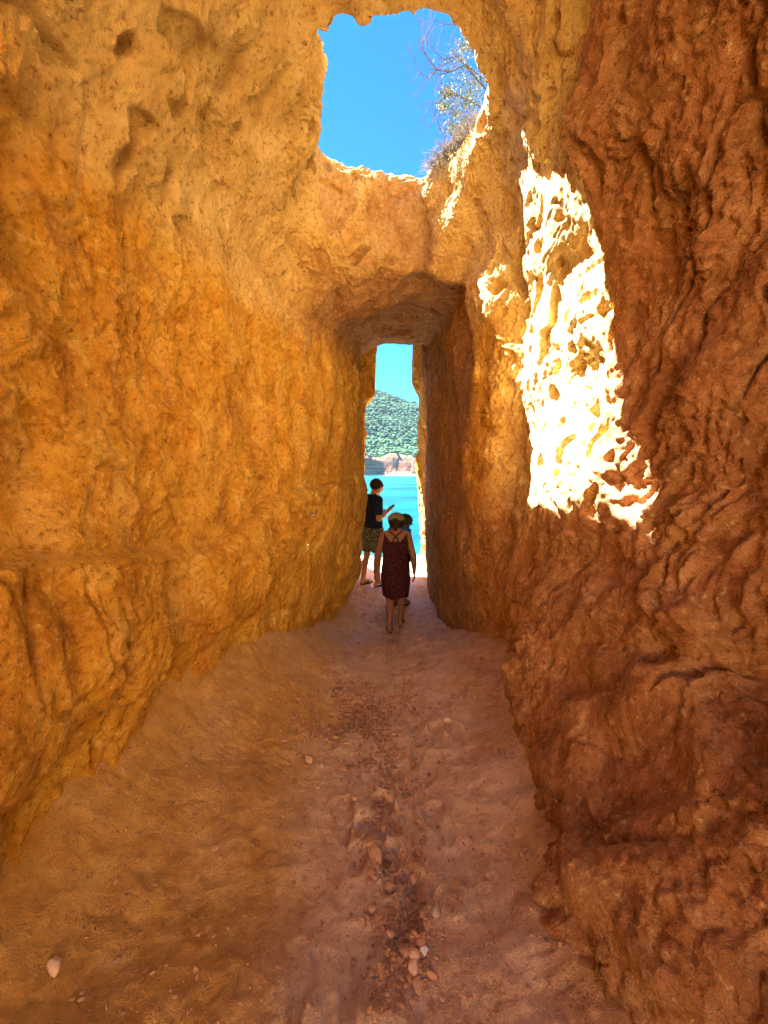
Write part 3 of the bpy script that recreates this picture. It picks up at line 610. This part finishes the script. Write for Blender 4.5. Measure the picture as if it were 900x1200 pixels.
def arm(sh, el, wr, sc, fat=1.0): return [cap(sh, el, .050 * sc * fat, .040 * sc * fat, .025), cap(el, np.array(el) * .6 + np.array(wr) * .4, .041 * sc * fat, .041 * sc * fat, .02), cap(np.array(el) * .6 + np.array(wr) * .4, wr, .041 * sc * fat, .027 * sc, .02)]
def torso(sc, w=1.0, hipw=1.0):
    return [cap((-.070 * hipw * sc, 0, .95 * sc), (-.075 * w * sc, .0, 1.14 * sc), .112 * sc, .100 * sc, .03), cap((.070 * hipw * sc, 0, .95 * sc), (.075 * w * sc, 0, 1.14 * sc), .112 * sc, .100 * sc, .03),
            cap((-.075 * w * sc, 0, 1.14 * sc), (-.090 * w * sc, -.005 * sc, 1.34 * sc), .100 * sc, .098 * sc, .03), cap((.075 * w * sc, 0, 1.14 * sc), (.090 * w * sc, -.005 * sc, 1.34 * sc), .100 * sc, .098 * sc, .03),
            cap((0, 0, 1.36 * sc), (0, -.01 * sc, 1.42 * sc), .095 * sc, .07 * sc, .04), cap((-.165 * w * sc, -.01 * sc, 1.425 * sc), (.165 * w * sc, -.01 * sc, 1.425 * sc), .056 * sc, None, .05), cap((-.06 * sc, -.012 * sc, 1.455 * sc), (.06 * sc, -.012 * sc, 1.455 * sc), .045 * sc, None, .04)]
def skin_mat(name, c):
    g = N(name); p = g.n('ShaderNodeTexCoord').outputs['Object']; f = g.noise(p, 9, 4, 0.6); g.b.inputs['Specular IOR Level'].default_value = 0.3
    g.b.inputs['Subsurface Weight'].default_value = 0.08; g.b.inputs['Subsurface Radius'].default_value = (0.02, 0.008, 0.004)
    return g.out(g.ramp(f, [(0.3, tuple(.85 * x for x in c)), (0.7, tuple(min(1, 1.1 * x) for x in c))]), 0.55, g.bump(g.noise(p, 180, 3), 0.001, 0.5))
def cloth_mat(name, c, spots=None, scale=60, thr=0.55):
    g = N(name); p = g.n('ShaderNodeTexCoord').outputs['Object']; f = g.noise(p, 14, 4, 0.6); wv = g.noise(p, 600, 2); col = g.ramp(f, [(0.3, tuple(.8 * x for x in c)), (0.7, tuple(1.15 * x for x in c))])
    if spots:
        for k, sc_ in enumerate(spots): col = g.mix(g.ramp(g.noise(g.n('ShaderNodeVectorMath', {0: p, 1: (3.1 * k, 1.7 * k, 0)}).outputs[0], scale * (1 + .3 * k), 2), [(thr, (0, 0, 0)), (thr + .04, (1, 1, 1))]), col, c4(*sc_))
    fold = g.noise(g.n('ShaderNodeMapping', {'Vector': p, 'Scale': (14, 14, 4)}).outputs[0], 1.0, 3, 0.5, 0.8)
    return g.out(col, 0.9, g.bump(wv, 0.0008, 0.5, g.bump(fold, 0.02, 0.7)))
def ellipsoid(name, mat, parent, c, r, M=None, sub=2, keep=None, **props):
    v, t = ico(sub); v = v * r
    if M is not None: v = v @ M.T
    return link(name, np_mesh(name, v + np.array(c), t, mat), parent, **props)
LO, HI = np.array((-.48, -.50, -.03)), np.array((.48, .60, 1.90)); HB = 0.0085
def eyes(root, c, M, sc):
    for e in (-1, 1):
        q = c + M @ (np.array((e * .032, .079, .006)) * sc); ey = ellipsoid('eye', EYE, root, q, np.array((.0125, .0105, .0115)) * sc, M)
        ellipsoid('iris', IRIS, ey, q + M @ np.array((0, .0075, 0)) * sc, np.array((.006, .0045, .006)) * sc, M)
        ellipsoid('eyebrow', HAIR, root, c + M @ (np.array((e * .034, .090, .033)) * sc), np.array((.020, .006, .0045)) * sc, M)
def hair_mesh(root, c, M, sc, mat, fn, inflate=0.010):
    """a shell over the skull kept where fn(local) < 0"""
    pr = [p for p in head_prims(c, M, sc)[:4]]; Fd, ax = sdf_prims(pr, c - 0.2 * sc, c + 0.2 * sc, 0.005, inflate)
    g_ = np.stack(np.meshgrid(*ax, indexing='ij'), -1) - c; L = (g_ @ M) / sc            # to head space
    Fd = np.maximum(Fd + 0.007 * perlin(L * 45), fn(L + 0.012 * perlin(L * 60)[..., None]) * sc); return to_mesh('hair', Fd, ax, 0.005, mat, root)
def sandal(root, ankle, toe, sc, mat, strap_mat, th=0.016):
    ankle, toe = np.array(ankle, float), np.array(toe, float); d = toe - ankle; L = np.hypot(d[0], d[1]); ang = math.atan2(d[0], d[1]); tilt = math.atan2(toe[2] - (ankle[2] - .062 * sc), L)
    bm = bmesh.new(); top = []; bot = []
    for k in range(20):
        a = k / 20 * 2 * math.pi; y = math.cos(a) * .135 * sc; wd = .040 + .010 * math.sin(math.cos(a) * 1.6); x = math.sin(a) * wd * sc
        top.append(bm.verts.new((x, y, 0))); bot.append(bm.verts.new((x, y, -th)))
    bm.faces.new(top[::-1]); bm.faces.new(bot)
    for k in range(20): bm.faces.new((top[k], top[(k + 1) % 20], bot[(k + 1) % 20], bot[k]))
    bmesh.ops.recalc_face_normals(bm, faces=bm.faces[:])
    me = bpy.data.meshes.new('sandal'); bm.to_mesh(me); bm.free(); me.materials.append(mat); o = link('sandal', me, root)
    mid = ankle + d * 0.36; z = 0.5 * (ankle[2] - .062 * sc + toe[2]) - 0.012; o.location = (mid[0], mid[1], z); o.rotation_euler = (math.atan2(toe[2] + .0 - (ankle[2] - .070 * sc), L), 0, -ang)
    for e in (-1, 1):
        st = tube([np.array((e * .045 * sc, -.01, -.004)), np.array((e * .036 * sc, .025, .030 * sc)), np.array((e * .012 * sc, .058, .040 * sc)), np.array((0, .085, .006))], .007 * sc, 6, strap_mat, 'strap', o)
    return o
def tube_geo(pts, r, n=6):
    pts = [np.array(p, float) for p in pts]; rs = r if hasattr(r, '__len__') else [r] * len(pts); V, Q = [], []; ref = np.array((0.31, 0.17, 0.93))
    for i, p in enumerate(pts):
        t = pts[min(i + 1, len(pts) - 1)] - pts[max(i - 1, 0)]; t = t / (np.linalg.norm(t) + 1e-9); u = np.cross(t, ref); u /= np.linalg.norm(u) + 1e-9; w_ = np.cross(t, u)
        for k in range(n): a = k / n * 2 * math.pi; V.append(p + rs[i] * (math.cos(a) * u + math.sin(a) * w_))
    for i in range(len(pts) - 1):
        for k in range(n): Q.append((i * n + k, i * n + (k + 1) % n, (i + 1) * n + (k + 1) % n, (i + 1) * n + k))
    e = (len(pts) - 1) * n
    for k in range(1, n - 2, 2): Q.append((0, k, k + 1, k + 2) if k + 2 < n else (0, k, k + 1, k + 1)); Q.append((e, e + k + 2, e + k + 1, e + k) if k + 2 < n else (e, e + k + 1, e + k, e + k))
    return np.array(V), np.array(Q)
def tube(pts, r, n, mat, name, parent): V, Q = tube_geo(pts, r, n); return link(name, np_mesh(name, V, Q, mat), parent)
SKIN = skin_mat('fair skin', (0.50, 0.27, 0.18)); SKIN2 = skin_mat('tanned skin', (0.27, 0.135, 0.09)); HAIR = plain('dark hair', (0.028, 0.018, 0.013), 0.6, 0.4, 120); EYE = plain('eye white', (0.75, 0.72, 0.68), 0.3, 0.03); IRIS = plain('iris', (0.06, 0.035, 0.02), 0.2, 0.2)
RUBBER = plain('dark rubber', (0.025, 0.020, 0.018), 0.8, 0.2)
def gridded(ax): return np.meshgrid(*ax, indexing='ij', sparse=True)
def ground_at(x, y): return float(floor_height(np.array(x), np.array(y)))

# --- the man looking at his phone
mx, my = -0.185, 6.78
man = empty('person', (mx, my, ground_at(mx, my) + 0.018), label='man in dark T-shirt and patterned shorts looking down at a phone by the opening', category='person'); man.rotation_euler = (0, 0, rad(-58)); sc = 1.79 / 1.75
hc = np.array((0, .075, 1.625)) * sc; HM = rotm(rad(-14), rad(-24))
Lk = ((-.085, -.02, .93), (-.11, -.045, .50), (-.125, -.115, .085), (-.145, .06, .022)); Rk = ((.085, .01, .93), (.10, .045, .50), (.115, .02, .085), (.14, .195, .022))
Lk, Rk = [[tuple(np.array(p) * sc) for p in q] for q in (Lk, Rk)]
up_r = ((.185, -.01, 1.42), (.235, -.03, 1.135), (.10, .215, 1.215)); up_l = ((-.185, -.01, 1.42), (-.235, -.01, 1.135), (-.05, .205, 1.19)); up_r, up_l = [[tuple(np.array(p) * sc) for p in q] for q in (up_r, up_l)]
tor = torso(sc, 1.0); neck = [cap(np.array((0, -.005, 1.44)) * sc, np.array((0, .035, 1.56)) * sc, .058 * sc, .054 * sc, .03)]
legs = leg(*Lk, sc) + leg(*Rk, sc); arms = arm(*up_r, sc) + arm(*up_l, sc)
hr = hand(up_r[2], (-.22, .9, .30), (-.6, .1, .7), (0, 0, 1), 0.95, 0.9, sc); hl = hand(up_l[2], (.35, .85, .25), (.4, .1, .8), (0, 0, 1), 0.8, 0.8, sc)
Fd, ax = sdf_prims(tor + neck + legs + arms + hr + hl + head_prims(hc, HM, sc), LO, HI, 0.0075); to_mesh('body', Fd, ax, 0.0075, SKIN, man)
eyes(man, hc, HM, sc)
hair_mesh(man, hc, HM, sc, HAIR, lambda L: np.maximum(-(L[..., 2] - np.interp(L[..., 1], [-.1, -.05, -.02, .012, .038, .055, .1], [-.112, -.104, -.060, -.028, .010, .040, .052])), -0.5 + 0 * L[..., 0]), 0.009)
half = lambda a, b, f: tuple(np.array(a) * (1 - f) + np.array(b) * f)
Fd, ax = sdf_prims(tor + [cap(u[0], half(u[0], u[1], .62), .056 * sc, .056 * sc, .03) for u in (up_r, up_l)], LO, HI, HB, 0.016); X_, Y_, Z_ = gridded(ax)
Fd = np.maximum(Fd, .90 * sc + .012 * np.sin(9 * X_ + 4 * Y_) - Z_); Fd = np.maximum(Fd, -(np.sqrt(X_ ** 2 + (Y_ - .02) ** 2 + (Z_ - 1.56) ** 2) - .085)); to_mesh('shirt', Fd, ax, HB, cloth_mat('navy T-shirt', (0.013, 0.020, 0.048)), man)
Fd, ax = sdf_prims(tor[:2] + [cap(q[0], half(q[0], q[1], 1.0), .095 * sc, .086 * sc, .03) for q in (Lk, Rk)], LO, HI, HB, 0.022); Fd = np.maximum(Fd, .565 * sc - Z_ + .006 * np.sin(40 * X_)); Fd = np.maximum(Fd, Z_ - .97 * sc)
to_mesh('shorts', Fd, ax, HB, cloth_mat('leaf patterned shorts', (0.075, 0.10, 0.075), [(0.34, 0.35, 0.27), (0.025, 0.045, 0.035), (0.20, 0.13, 0.10)], 36, 0.55), man)
for q in (Lk, Rk): sandal(man, q[2], q[3], sc, RUBBER, RUBBER)
# the phone rests in his right hand
MW = Matrix.Translation(man.location) @ Matrix.Rotation(rad(-58), 4, 'Z')
bm = bmesh.new(); bmesh.ops.create_cube(bm, size=1); bmesh.ops.scale(bm, vec=(.072, .148, .0085), verts=bm.verts[:]); bmesh.ops.bevel(bm, geom=[e for e in bm.edges if abs((e.verts[0].co - e.verts[1].co).z) > .005], offset=.010, segments=3, affect='EDGES'); bmesh.ops.bevel(bm, geom=bm.edges[:], offset=.0012, segments=1, affect='EDGES')
me = bpy.data.meshes.new('phone_body'); bm.to_mesh(me); bm.free(); me.materials.append(plain('blue phone case', (0.02, 0.09, 0.16), 0.4, 0.1))
ph = empty('phone', MW @ Vector((.035 * sc, .335 * sc, 1.275 * sc)), label='dark blue phone held in front of the man in dark T-shirt', category='phone'); ph.rotation_euler = (rad(38), rad(6), rad(-50))
link('phone_case', me, ph); link('screen', np_mesh('screen', [(-.032, -.068, .0048), (.032, -.068, .0048), (.032, .068, .0048), (-.032, .068, .0048)], [(0, 1, 2, 3)], plain('phone screen', (0.02, 0.03, 0.04), 0.1, 0.05, spec=0.5)), ph)
log('man')

# --- the woman walking away down the passage
wx, wy = 0.150, 5.22
wom = empty('person', (wx, wy, ground_at(wx, wy) + 0.016), label='woman in a maroon spotted dress and beige cap walking away down the path', category='person'); wom.rotation_euler = (0, 0, rad(-2)); sc = 1.565 / 1.75
hc = np.array((.012, .010, 1.60)) * sc; HM = rotm(rad(-6), rad(-10))
Lk = ((-.080, -.01, .92), (-.085, .0, .49), (-.080, -.115, .115), (-.095, .02, .030)); Rk = ((.080, .01, .92), (.080, .14, .505), (.078, .13, .090), (.115, .285, .024))
Lk, Rk = [[tuple(np.array(p) * sc) for p in q] for q in (Lk, Rk)]
ar = ((.180, -.01, 1.40), (.262, -.03, 1.10), (.275, .055, .85)); al = ((-.180, -.01, 1.40), (-.268, -.02, 1.10), (-.298, .03, .86)); ar, al = [[tuple(np.array(p) * sc) for p in q] for q in (ar, al)]
tor = torso(sc, .95, 1.05); neck = [cap(np.array((0, -.005, 1.43)) * sc, np.array((.006, .01, 1.54)) * sc, .050 * sc, .047 * sc, .03)]
Fd, ax = sdf_prims(tor + neck + leg(*Lk, sc) + leg(*Rk, sc) + arm(*ar, sc, 1.05) + arm(*al, sc, 1.05) + hand(ar[2], (.05, .25, -.95), (-.9, .1, 0), (0, 1, 0), .5, .5, sc) + hand(al[2], (-.08, .15, -.95), (.9, .1, 0), (0, 1, 0), .5, .5, sc) + head_prims(hc, HM, sc), LO, HI, 0.0075)
to_mesh('body', Fd, ax, 0.0075, SKIN2, wom); eyes(wom, hc, HM, sc)
hair_mesh(wom, hc, HM, sc, HAIR, lambda L: np.maximum(L[..., 1] - np.interp(L[..., 2], [-.1, 0, .06, .12], [-.01, .0, .05, .06]), -(L[..., 2] + .085)), 0.015)
bn = hc + HM @ (np.array((0, -.105, -.055)) * sc); ellipsoid('ponytail', HAIR, wom, bn, np.array((.038, .034, .075)) * sc, None, 3)
Zs = np.array([.50, .62, .78, .92, 1.02, 1.12, 1.22, 1.33, 1.42]) * sc; A_ = np.array([.185, .200, .216, .210, .192, .187, .197, .203, .205]) * sc; B_ = np.array([.165, .160, .155, .152, .140, .132, .134, .134, .13]) * sc
n = np.ceil((HI - LO) / HB).astype(int) + 1; ax = [LO[i] + HB * np.arange(n[i]) for i in range(3)]; X_, Y_, Z_ = gridded(ax)
th = np.arctan2(X_, Y_ - .0); a_ = np.interp(Z_, Zs, A_) * (1 + .035 * np.sin(9 * th + 2 * np.sin(5 * Z_)) * sstep(1.0 * sc, .6 * sc, Z_)); b_ = np.interp(Z_, Zs, B_) * (1 + .045 * np.sin(9 * th + 2 * np.sin(5 * Z_)) * sstep(1.0 * sc, .6 * sc, Z_))
yc = np.interp(Z_, [.45, .95], [.02, -.002]); Fd = (np.sqrt((X_ / a_) ** 2 + ((Y_ - yc) / b_) ** 2) - 1) * np.minimum(a_, b_)
Fd = np.maximum(Fd, .505 * sc + .012 * np.sin(3 * th + 1) - Z_); Fd = np.maximum(Fd, Z_ - np.minimum(1.335 * sc + 1.25 * np.maximum(np.abs(X_) - .070 * sc, 0) + 0 * Y_, 1.478 * sc)); Fd = smax(Fd, np.abs(X_) - .178 * sc + 0 * Y_ - .10 * sstep(1.38 * sc, 1.25 * sc, Z_), .02).astype(np.float32)
to_mesh('dress', Fd, ax, HB, cloth_mat('maroon spotted dress', (0.045, 0.010, 0.016), [(0.17, 0.065, 0.065), (0.014, 0.004, 0.008)], 85, 0.58), wom, 2)
for e in (-1, 1): tube([np.array(p) * sc for p in ((e * .035, -.150, 1.345), (e * .030, -.128, 1.39), (-e * .020, -.105, 1.43), (-e * .085, -.060, 1.475), (-e * .105, .0, 1.485), (-e * .10, .07, 1.44), (-e * .09, .125, 1.37))], .0085, 6, cloth_mat('dress strap', (0.05, 0.010, 0.016)), 'strap', wom)
# cap: a crown cut level over the ears, a bill to the front, the gap over the hair at the back
CAPM = cloth_mat('beige cap', (0.22, 0.19, 0.125)); pr = head_prims(hc, HM, sc)[:2]; Fd, ax = sdf_prims(pr, hc - .2, hc + .2, .005, .020); g_ = np.stack(np.meshgrid(*ax, indexing='ij'), -1) - hc; L = (g_ @ HM) / sc
Fd = np.maximum(Fd, (.026 - L[..., 2]) * sc); Fd = np.maximum(Fd, -(np.sqrt(L[..., 0] ** 2 + (L[..., 2] - .02) ** 2 + np.maximum(L[..., 1] + .06, 0) ** 2) - .036) * sc); cp = to_mesh('cap', Fd, ax, .005, CAPM, wom)
V, Q = [], []
for i in range(9):
    a = (i / 8 - .5) * 2.2
    for j, rr_ in enumerate((.098, .135, .172)): V += [hc + HM @ (np.array((math.sin(a) * rr_ * (1 - .15 * j * abs(a) / 1.1), math.cos(a) * rr_ - .01, .034 - .010 * j - .008 * a * a)) * sc + np.array((0, 0, dz_))) for dz_ in (0, .004)]
for i in range(8):
    for j in range(2): p0 = (i * 3 + j) * 2; p1 = p0 + 6; Q += [(p0, p0 + 2, p1 + 2, p1), (p0 + 1, p1 + 1, p1 + 3, p0 + 3)]
    Q.append((i * 6 + 4, i * 6 + 5, i * 6 + 11, i * 6 + 10))
link('brim', np_mesh('brim', V, Q, CAPM), cp)
for q in (Lk, Rk): sandal(wom, q[2], q[3], sc, RUBBER, RUBBER)
log('woman')

# --- the shorter person in front of her
kx, ky = 0.235, 6.02
kid = empty('person', (kx, ky, ground_at(kx, ky) + 0.016), label='shorter person in a dark green hat and blue top, mostly hidden behind the woman', category='person'); kid.rotation_euler = (0, 0, rad(-30)); sc = 1.41 / 1.75
hc = np.array((.085, .085, 1.575)) * sc; HM = rotm(rad(-35), rad(-20))
Lk = ((-.080, 0, .92), (-.09, .01, .49), (-.09, -.03, .090), (-.105, .125, .022)); Rk = ((.080, 0, .92), (.09, .03, .49), (.09, .04, .090), (.11, .195, .022)); Lk, Rk = [[tuple(np.array(p) * sc) for p in q] for q in (Lk, Rk)]
ar = ((.150, -.01, 1.41), (.180, -.04, 1.12), (.15, .12, .92)); al = ((-.150, -.01, 1.41), (-.180, -.04, 1.12), (-.15, .12, .92)); ar, al = [[tuple(np.array(p) * sc) for p in q] for q in (ar, al)]
tor = torso(sc, .82, .90); neck = [cap(np.array((.01, .0, 1.43)) * sc, np.array((.06, .05, 1.55)) * sc, .054 * sc, .050 * sc, .03)]
Fd, ax = sdf_prims(tor + neck + leg(*Lk, sc) + leg(*Rk, sc) + arm(*ar, sc) + arm(*al, sc) + hand(ar[2], (-.05, .4, -.9), (-.9, .1, 0), (0, 1, 0), .5, .5, sc) + hand(al[2], (.05, .4, -.9), (.9, .1, 0), (0, 1, 0), .5, .5, sc) + head_prims(hc, HM, sc), LO, HI, 0.0075)
to_mesh('body', Fd, ax, 0.0075, SKIN2, kid); eyes(kid, hc, HM, sc)
hair_mesh(kid, hc, HM, sc, HAIR, lambda L: np.maximum(L[..., 1] - np.interp(L[..., 2], [-.1, 0, .06, .12], [-.02, .0, .05, .06]), -(L[..., 2] + .05)), 0.010)
Fd, ax = sdf_prims(tor + [cap(u[0], half(u[0], u[1], .6), .056 * sc, .054 * sc, .03) for u in (ar, al)], LO, HI, HB, 0.015); X_, Y_, Z_ = gridded(ax); Fd = np.maximum(Fd, .90 * sc - Z_ + 0 * X_); to_mesh('shirt', Fd, ax, HB, cloth_mat('blue top', (0.02, 0.20, 0.60)), kid)
Fd, ax = sdf_prims(tor[:2] + [cap(q[0], half(q[0], q[1], .9), .095 * sc, .088 * sc, .03) for q in (Lk, Rk)], LO, HI, HB, 0.018); Fd = np.maximum(np.maximum(Fd, .56 * sc - Z_ + 0 * X_), Z_ - .97 * sc); to_mesh('shorts', Fd, ax, HB, cloth_mat('dark shorts', (0.04, 0.04, 0.05)), kid)
HATM = cloth_mat('dark green hat', (0.045, 0.075, 0.045)); pr = head_prims(hc, HM, sc)[:2]; Fd, ax = sdf_prims(pr, hc - .2, hc + .2, .005, .020); g_ = np.stack(np.meshgrid(*ax, indexing='ij'), -1) - hc; L = (g_ @ HM) / sc
Fd = np.maximum(Fd, (.020 - L[..., 2]) * sc); ht = to_mesh('hat', Fd, ax, .005, HATM, kid)
V, Q = [], []
for i in range(24):
    a = i / 24 * 2 * math.pi
    for rr_, zz_ in ((.098, .030), (.125, .008), (.150, -.020), (.146, -.024), (.098, .020)): V.append(hc + HM @ (np.array((math.sin(a) * rr_, math.cos(a) * rr_ - .012, zz_)) * sc))
for i in range(24):
    for j in range(5): p0, p1 = i * 5 + j, ((i + 1) % 24) * 5 + j; q0, q1 = i * 5 + (j + 1) % 5, ((i + 1) % 24) * 5 + (j + 1) % 5; Q.append((p0, q0, q1, p1))
link('brim', np_mesh('brim', V, Q, HATM), ht)
for q in (Lk, Rk): sandal(kid, q[2], q[3], sc, RUBBER, RUBBER)
log('people')

# ------------------------------------------------------------------ the shrub leaning over the hole, dry grass on its rim
R4 = np.random.default_rng(33)
BARK = plain('grey bark', (0.055, 0.045, 0.04), 0.9, 0.3, 30); DRY = plain('dry grass', (0.13, 0.10, 0.07), 0.9, 0.35, 20)
shrub = empty('shrub', at_depth(600, 160, 4.25), label='half bare shrub with pale leaves leaning over the hole in the cave roof', category='shrub'); so = np.array(shrub.location)
def twigs(p, d, l, r, depth, acc, tips):
    pts = [p]; n_ = 4
    for k in range(n_): d = d + R4.normal(size=3) * 0.22; d /= np.linalg.norm(d); pts.append(pts[-1] + d * l / n_)
    acc.append((pts, np.linspace(r, r * 0.55, n_ + 1)))
    if depth == 0: tips.append((pts[-1], d)); return
    for k in range(2, n_ + 1):
        for _ in range(1 + (R4.random() < .45)):
            dd = d + R4.normal(size=3) * 0.75; dd /= np.linalg.norm(dd); twigs(pts[k], dd, l * R4.uniform(.45, .7), r * .5, depth - 1, acc, tips)
def add_branch(name, px, r0, depth, mat=BARK):
    pts = [at_depth(x, y, dd) for x, y, dd in px]; acc = [([np.array(p) for p in pts], np.linspace(r0, r0 * .5, len(pts)))]; tips = []
    for i in range(1, len(pts)):
        d = pts[i] - pts[i - 1]; d /= np.linalg.norm(d)
        for _ in range(2):
            dd = d + R4.normal(size=3) * .6; dd /= np.linalg.norm(dd); twigs(pts[i], dd, .17, r0 * .42, depth, acc, tips)
    V, Q, n0 = [], [], 0
    for p_, r_ in acc: v, q = tube_geo(p_, r_, 4 if len(acc) > 8 else 6); V.append(v - so); Q.append(q + n0); n0 += len(v)
    link(name, np_mesh(name, np.concatenate(V), np.concatenate(Q), mat), shrub); return tips
add_branch('trunk', [(608, 175, 4.3), (590, 130, 4.28), (575, 100, 4.25), (566, 70, 4.2)], .022, 0)
tp = []
tp += add_branch('branch', [(590, 130, 4.28), (545, 76, 4.15), (528, 84, 4.1), (512, 82, 4.05), (500, 66, 4.0), (494, 56, 4.0)], .0095, 1)
tp += add_branch('branch', [(512, 82, 4.05), (502, 92, 4.05), (492, 84, 4.0), (488, 76, 4.0)], .006, 1)
tp += add_branch('branch', [(575, 100, 4.25), (535, 66, 4.2), (520, 70, 4.15), (508, 58, 4.1)], .007, 1)
tp += add_branch('branch', [(566, 70, 4.2), (540, 30, 4.2), (520, 28, 4.15), (508, 24, 4.1)], .006, 1)
tp += add_branch('branch', [(590, 140, 4.28), (550, 118, 4.2), (530, 110, 4.2), (516, 118, 4.2), (508, 138, 4.2)], .008, 1)
tp += add_branch('branch', [(580, 165, 4.3), (528, 172, 4.25), (518, 158, 4.2), (512, 140, 4.2), (506, 128, 4.2)], .005, 1)
tp += add_branch('branch', [(560, 185, 4.3), (522, 170, 4.2), (526, 152, 4.2), (528, 144, 4.2)], .004, 1)
# leaves in loose clumps
V, Q, cs, n0 = [], [], [], 0
clumps = [(537, 68, 18), (545, 92, 16), (540, 118, 16), (524, 108, 9), (552, 120, 13), (535, 136, 14), (548, 52, 11), (545, 142, 14), (520, 124, 8), (530, 150, 10), (560, 100, 14), (542, 160, 10)]
for cx_, cy_, rp in clumps:
    for _ in range(330):
        a = R4.normal(size=2) * rp * .55; p = at_depth(cx_ + a[0], cy_ + a[1], 4.25 + R4.normal() * .10); L_ = R4.uniform(.012, .030); d = R4.normal(size=3); d /= np.linalg.norm(d); s_ = np.cross(d, R4.normal(size=3)); s_ /= np.linalg.norm(s_)
        V += [p - so, p + d * L_ * .5 + s_ * L_ * .22 - so, p + d * L_ - so, p + d * L_ * .5 - s_ * L_ * .22 - so]; Q.append((n0, n0 + 1, n0 + 2, n0 + 3)); n0 += 4
        c = np.array((.075, .115, .062)) * R4.uniform(.5, 1.6) if R4.random() < .8 else np.array((.17, .16, .13)) * R4.uniform(.7, 1.2); cs += [(*c, 1)] * 4
g = N('pale leaves'); g.out(g.n('ShaderNodeAttribute', attribute_name='tint').outputs['Color'], 0.7)
fo = link('foliage', np_mesh('foliage', V, Q, g.m, {'tint': ('FLOAT_COLOR', np.array(cs))}), shrub); fo['kind'] = 'stuff'
V, Q, n0 = [], [], 0
for _ in range(620):
    t = R4.random(); x = np.interp(t, [0, .4, 1], [503, 530, 566]) + R4.normal() * 5; y = np.interp(t, [0, .4, 1], [196, 172, 138]) + R4.normal() * 4 + 2
    p = at_depth(x, y, 3.72 - .25 * t + R4.normal() * .05); p[2] = min(p[2], 4.5); d = np.array((-.5, -.5, .55)) + R4.normal(size=3) * .6; d /= np.linalg.norm(d); l = R4.uniform(.04, .12)
    v, q = tube_geo([p - d * .03, p + d * l * .5, p + d * l + np.array((0, -.01, -.03))], [.0022, .0018, .0008], 3); V.append(v); Q.append(q[:6] + n0); n0 += len(v)
link('dry_grass', np_mesh('dry_grass', np.concatenate(V), np.concatenate(Q), DRY), kind='stuff')
# ------------------------------------------------------------------ the sea haze
bm = bmesh.new(); bmesh.ops.create_cube(bm, size=1); me = bpy.data.meshes.new('haze'); bm.to_mesh(me); bm.free()
hz = bpy.data.materials.new('haze'); hz.use_nodes = True; t_ = hz.node_tree; t_.nodes.remove(t_.nodes['Principled BSDF'])
pv = t_.nodes.new('ShaderNodeVolumePrincipled'); pv.inputs['Color'].default_value = (0.55, 0.80, 1.0, 1); pv.inputs['Density'].default_value = HAZE; t_.links.new(pv.outputs[0], t_.nodes['Material Output'].inputs['Volume'])
me.materials.append(hz); o = link('haze', me, kind='stuff'); o.scale = (13000, 13000, 260 + 14); o.location = (0, 6000, (260 - 14) / 2)
log('done', sum(len(o.data.polygons) for o in C.objects if o.type == 'MESH'))
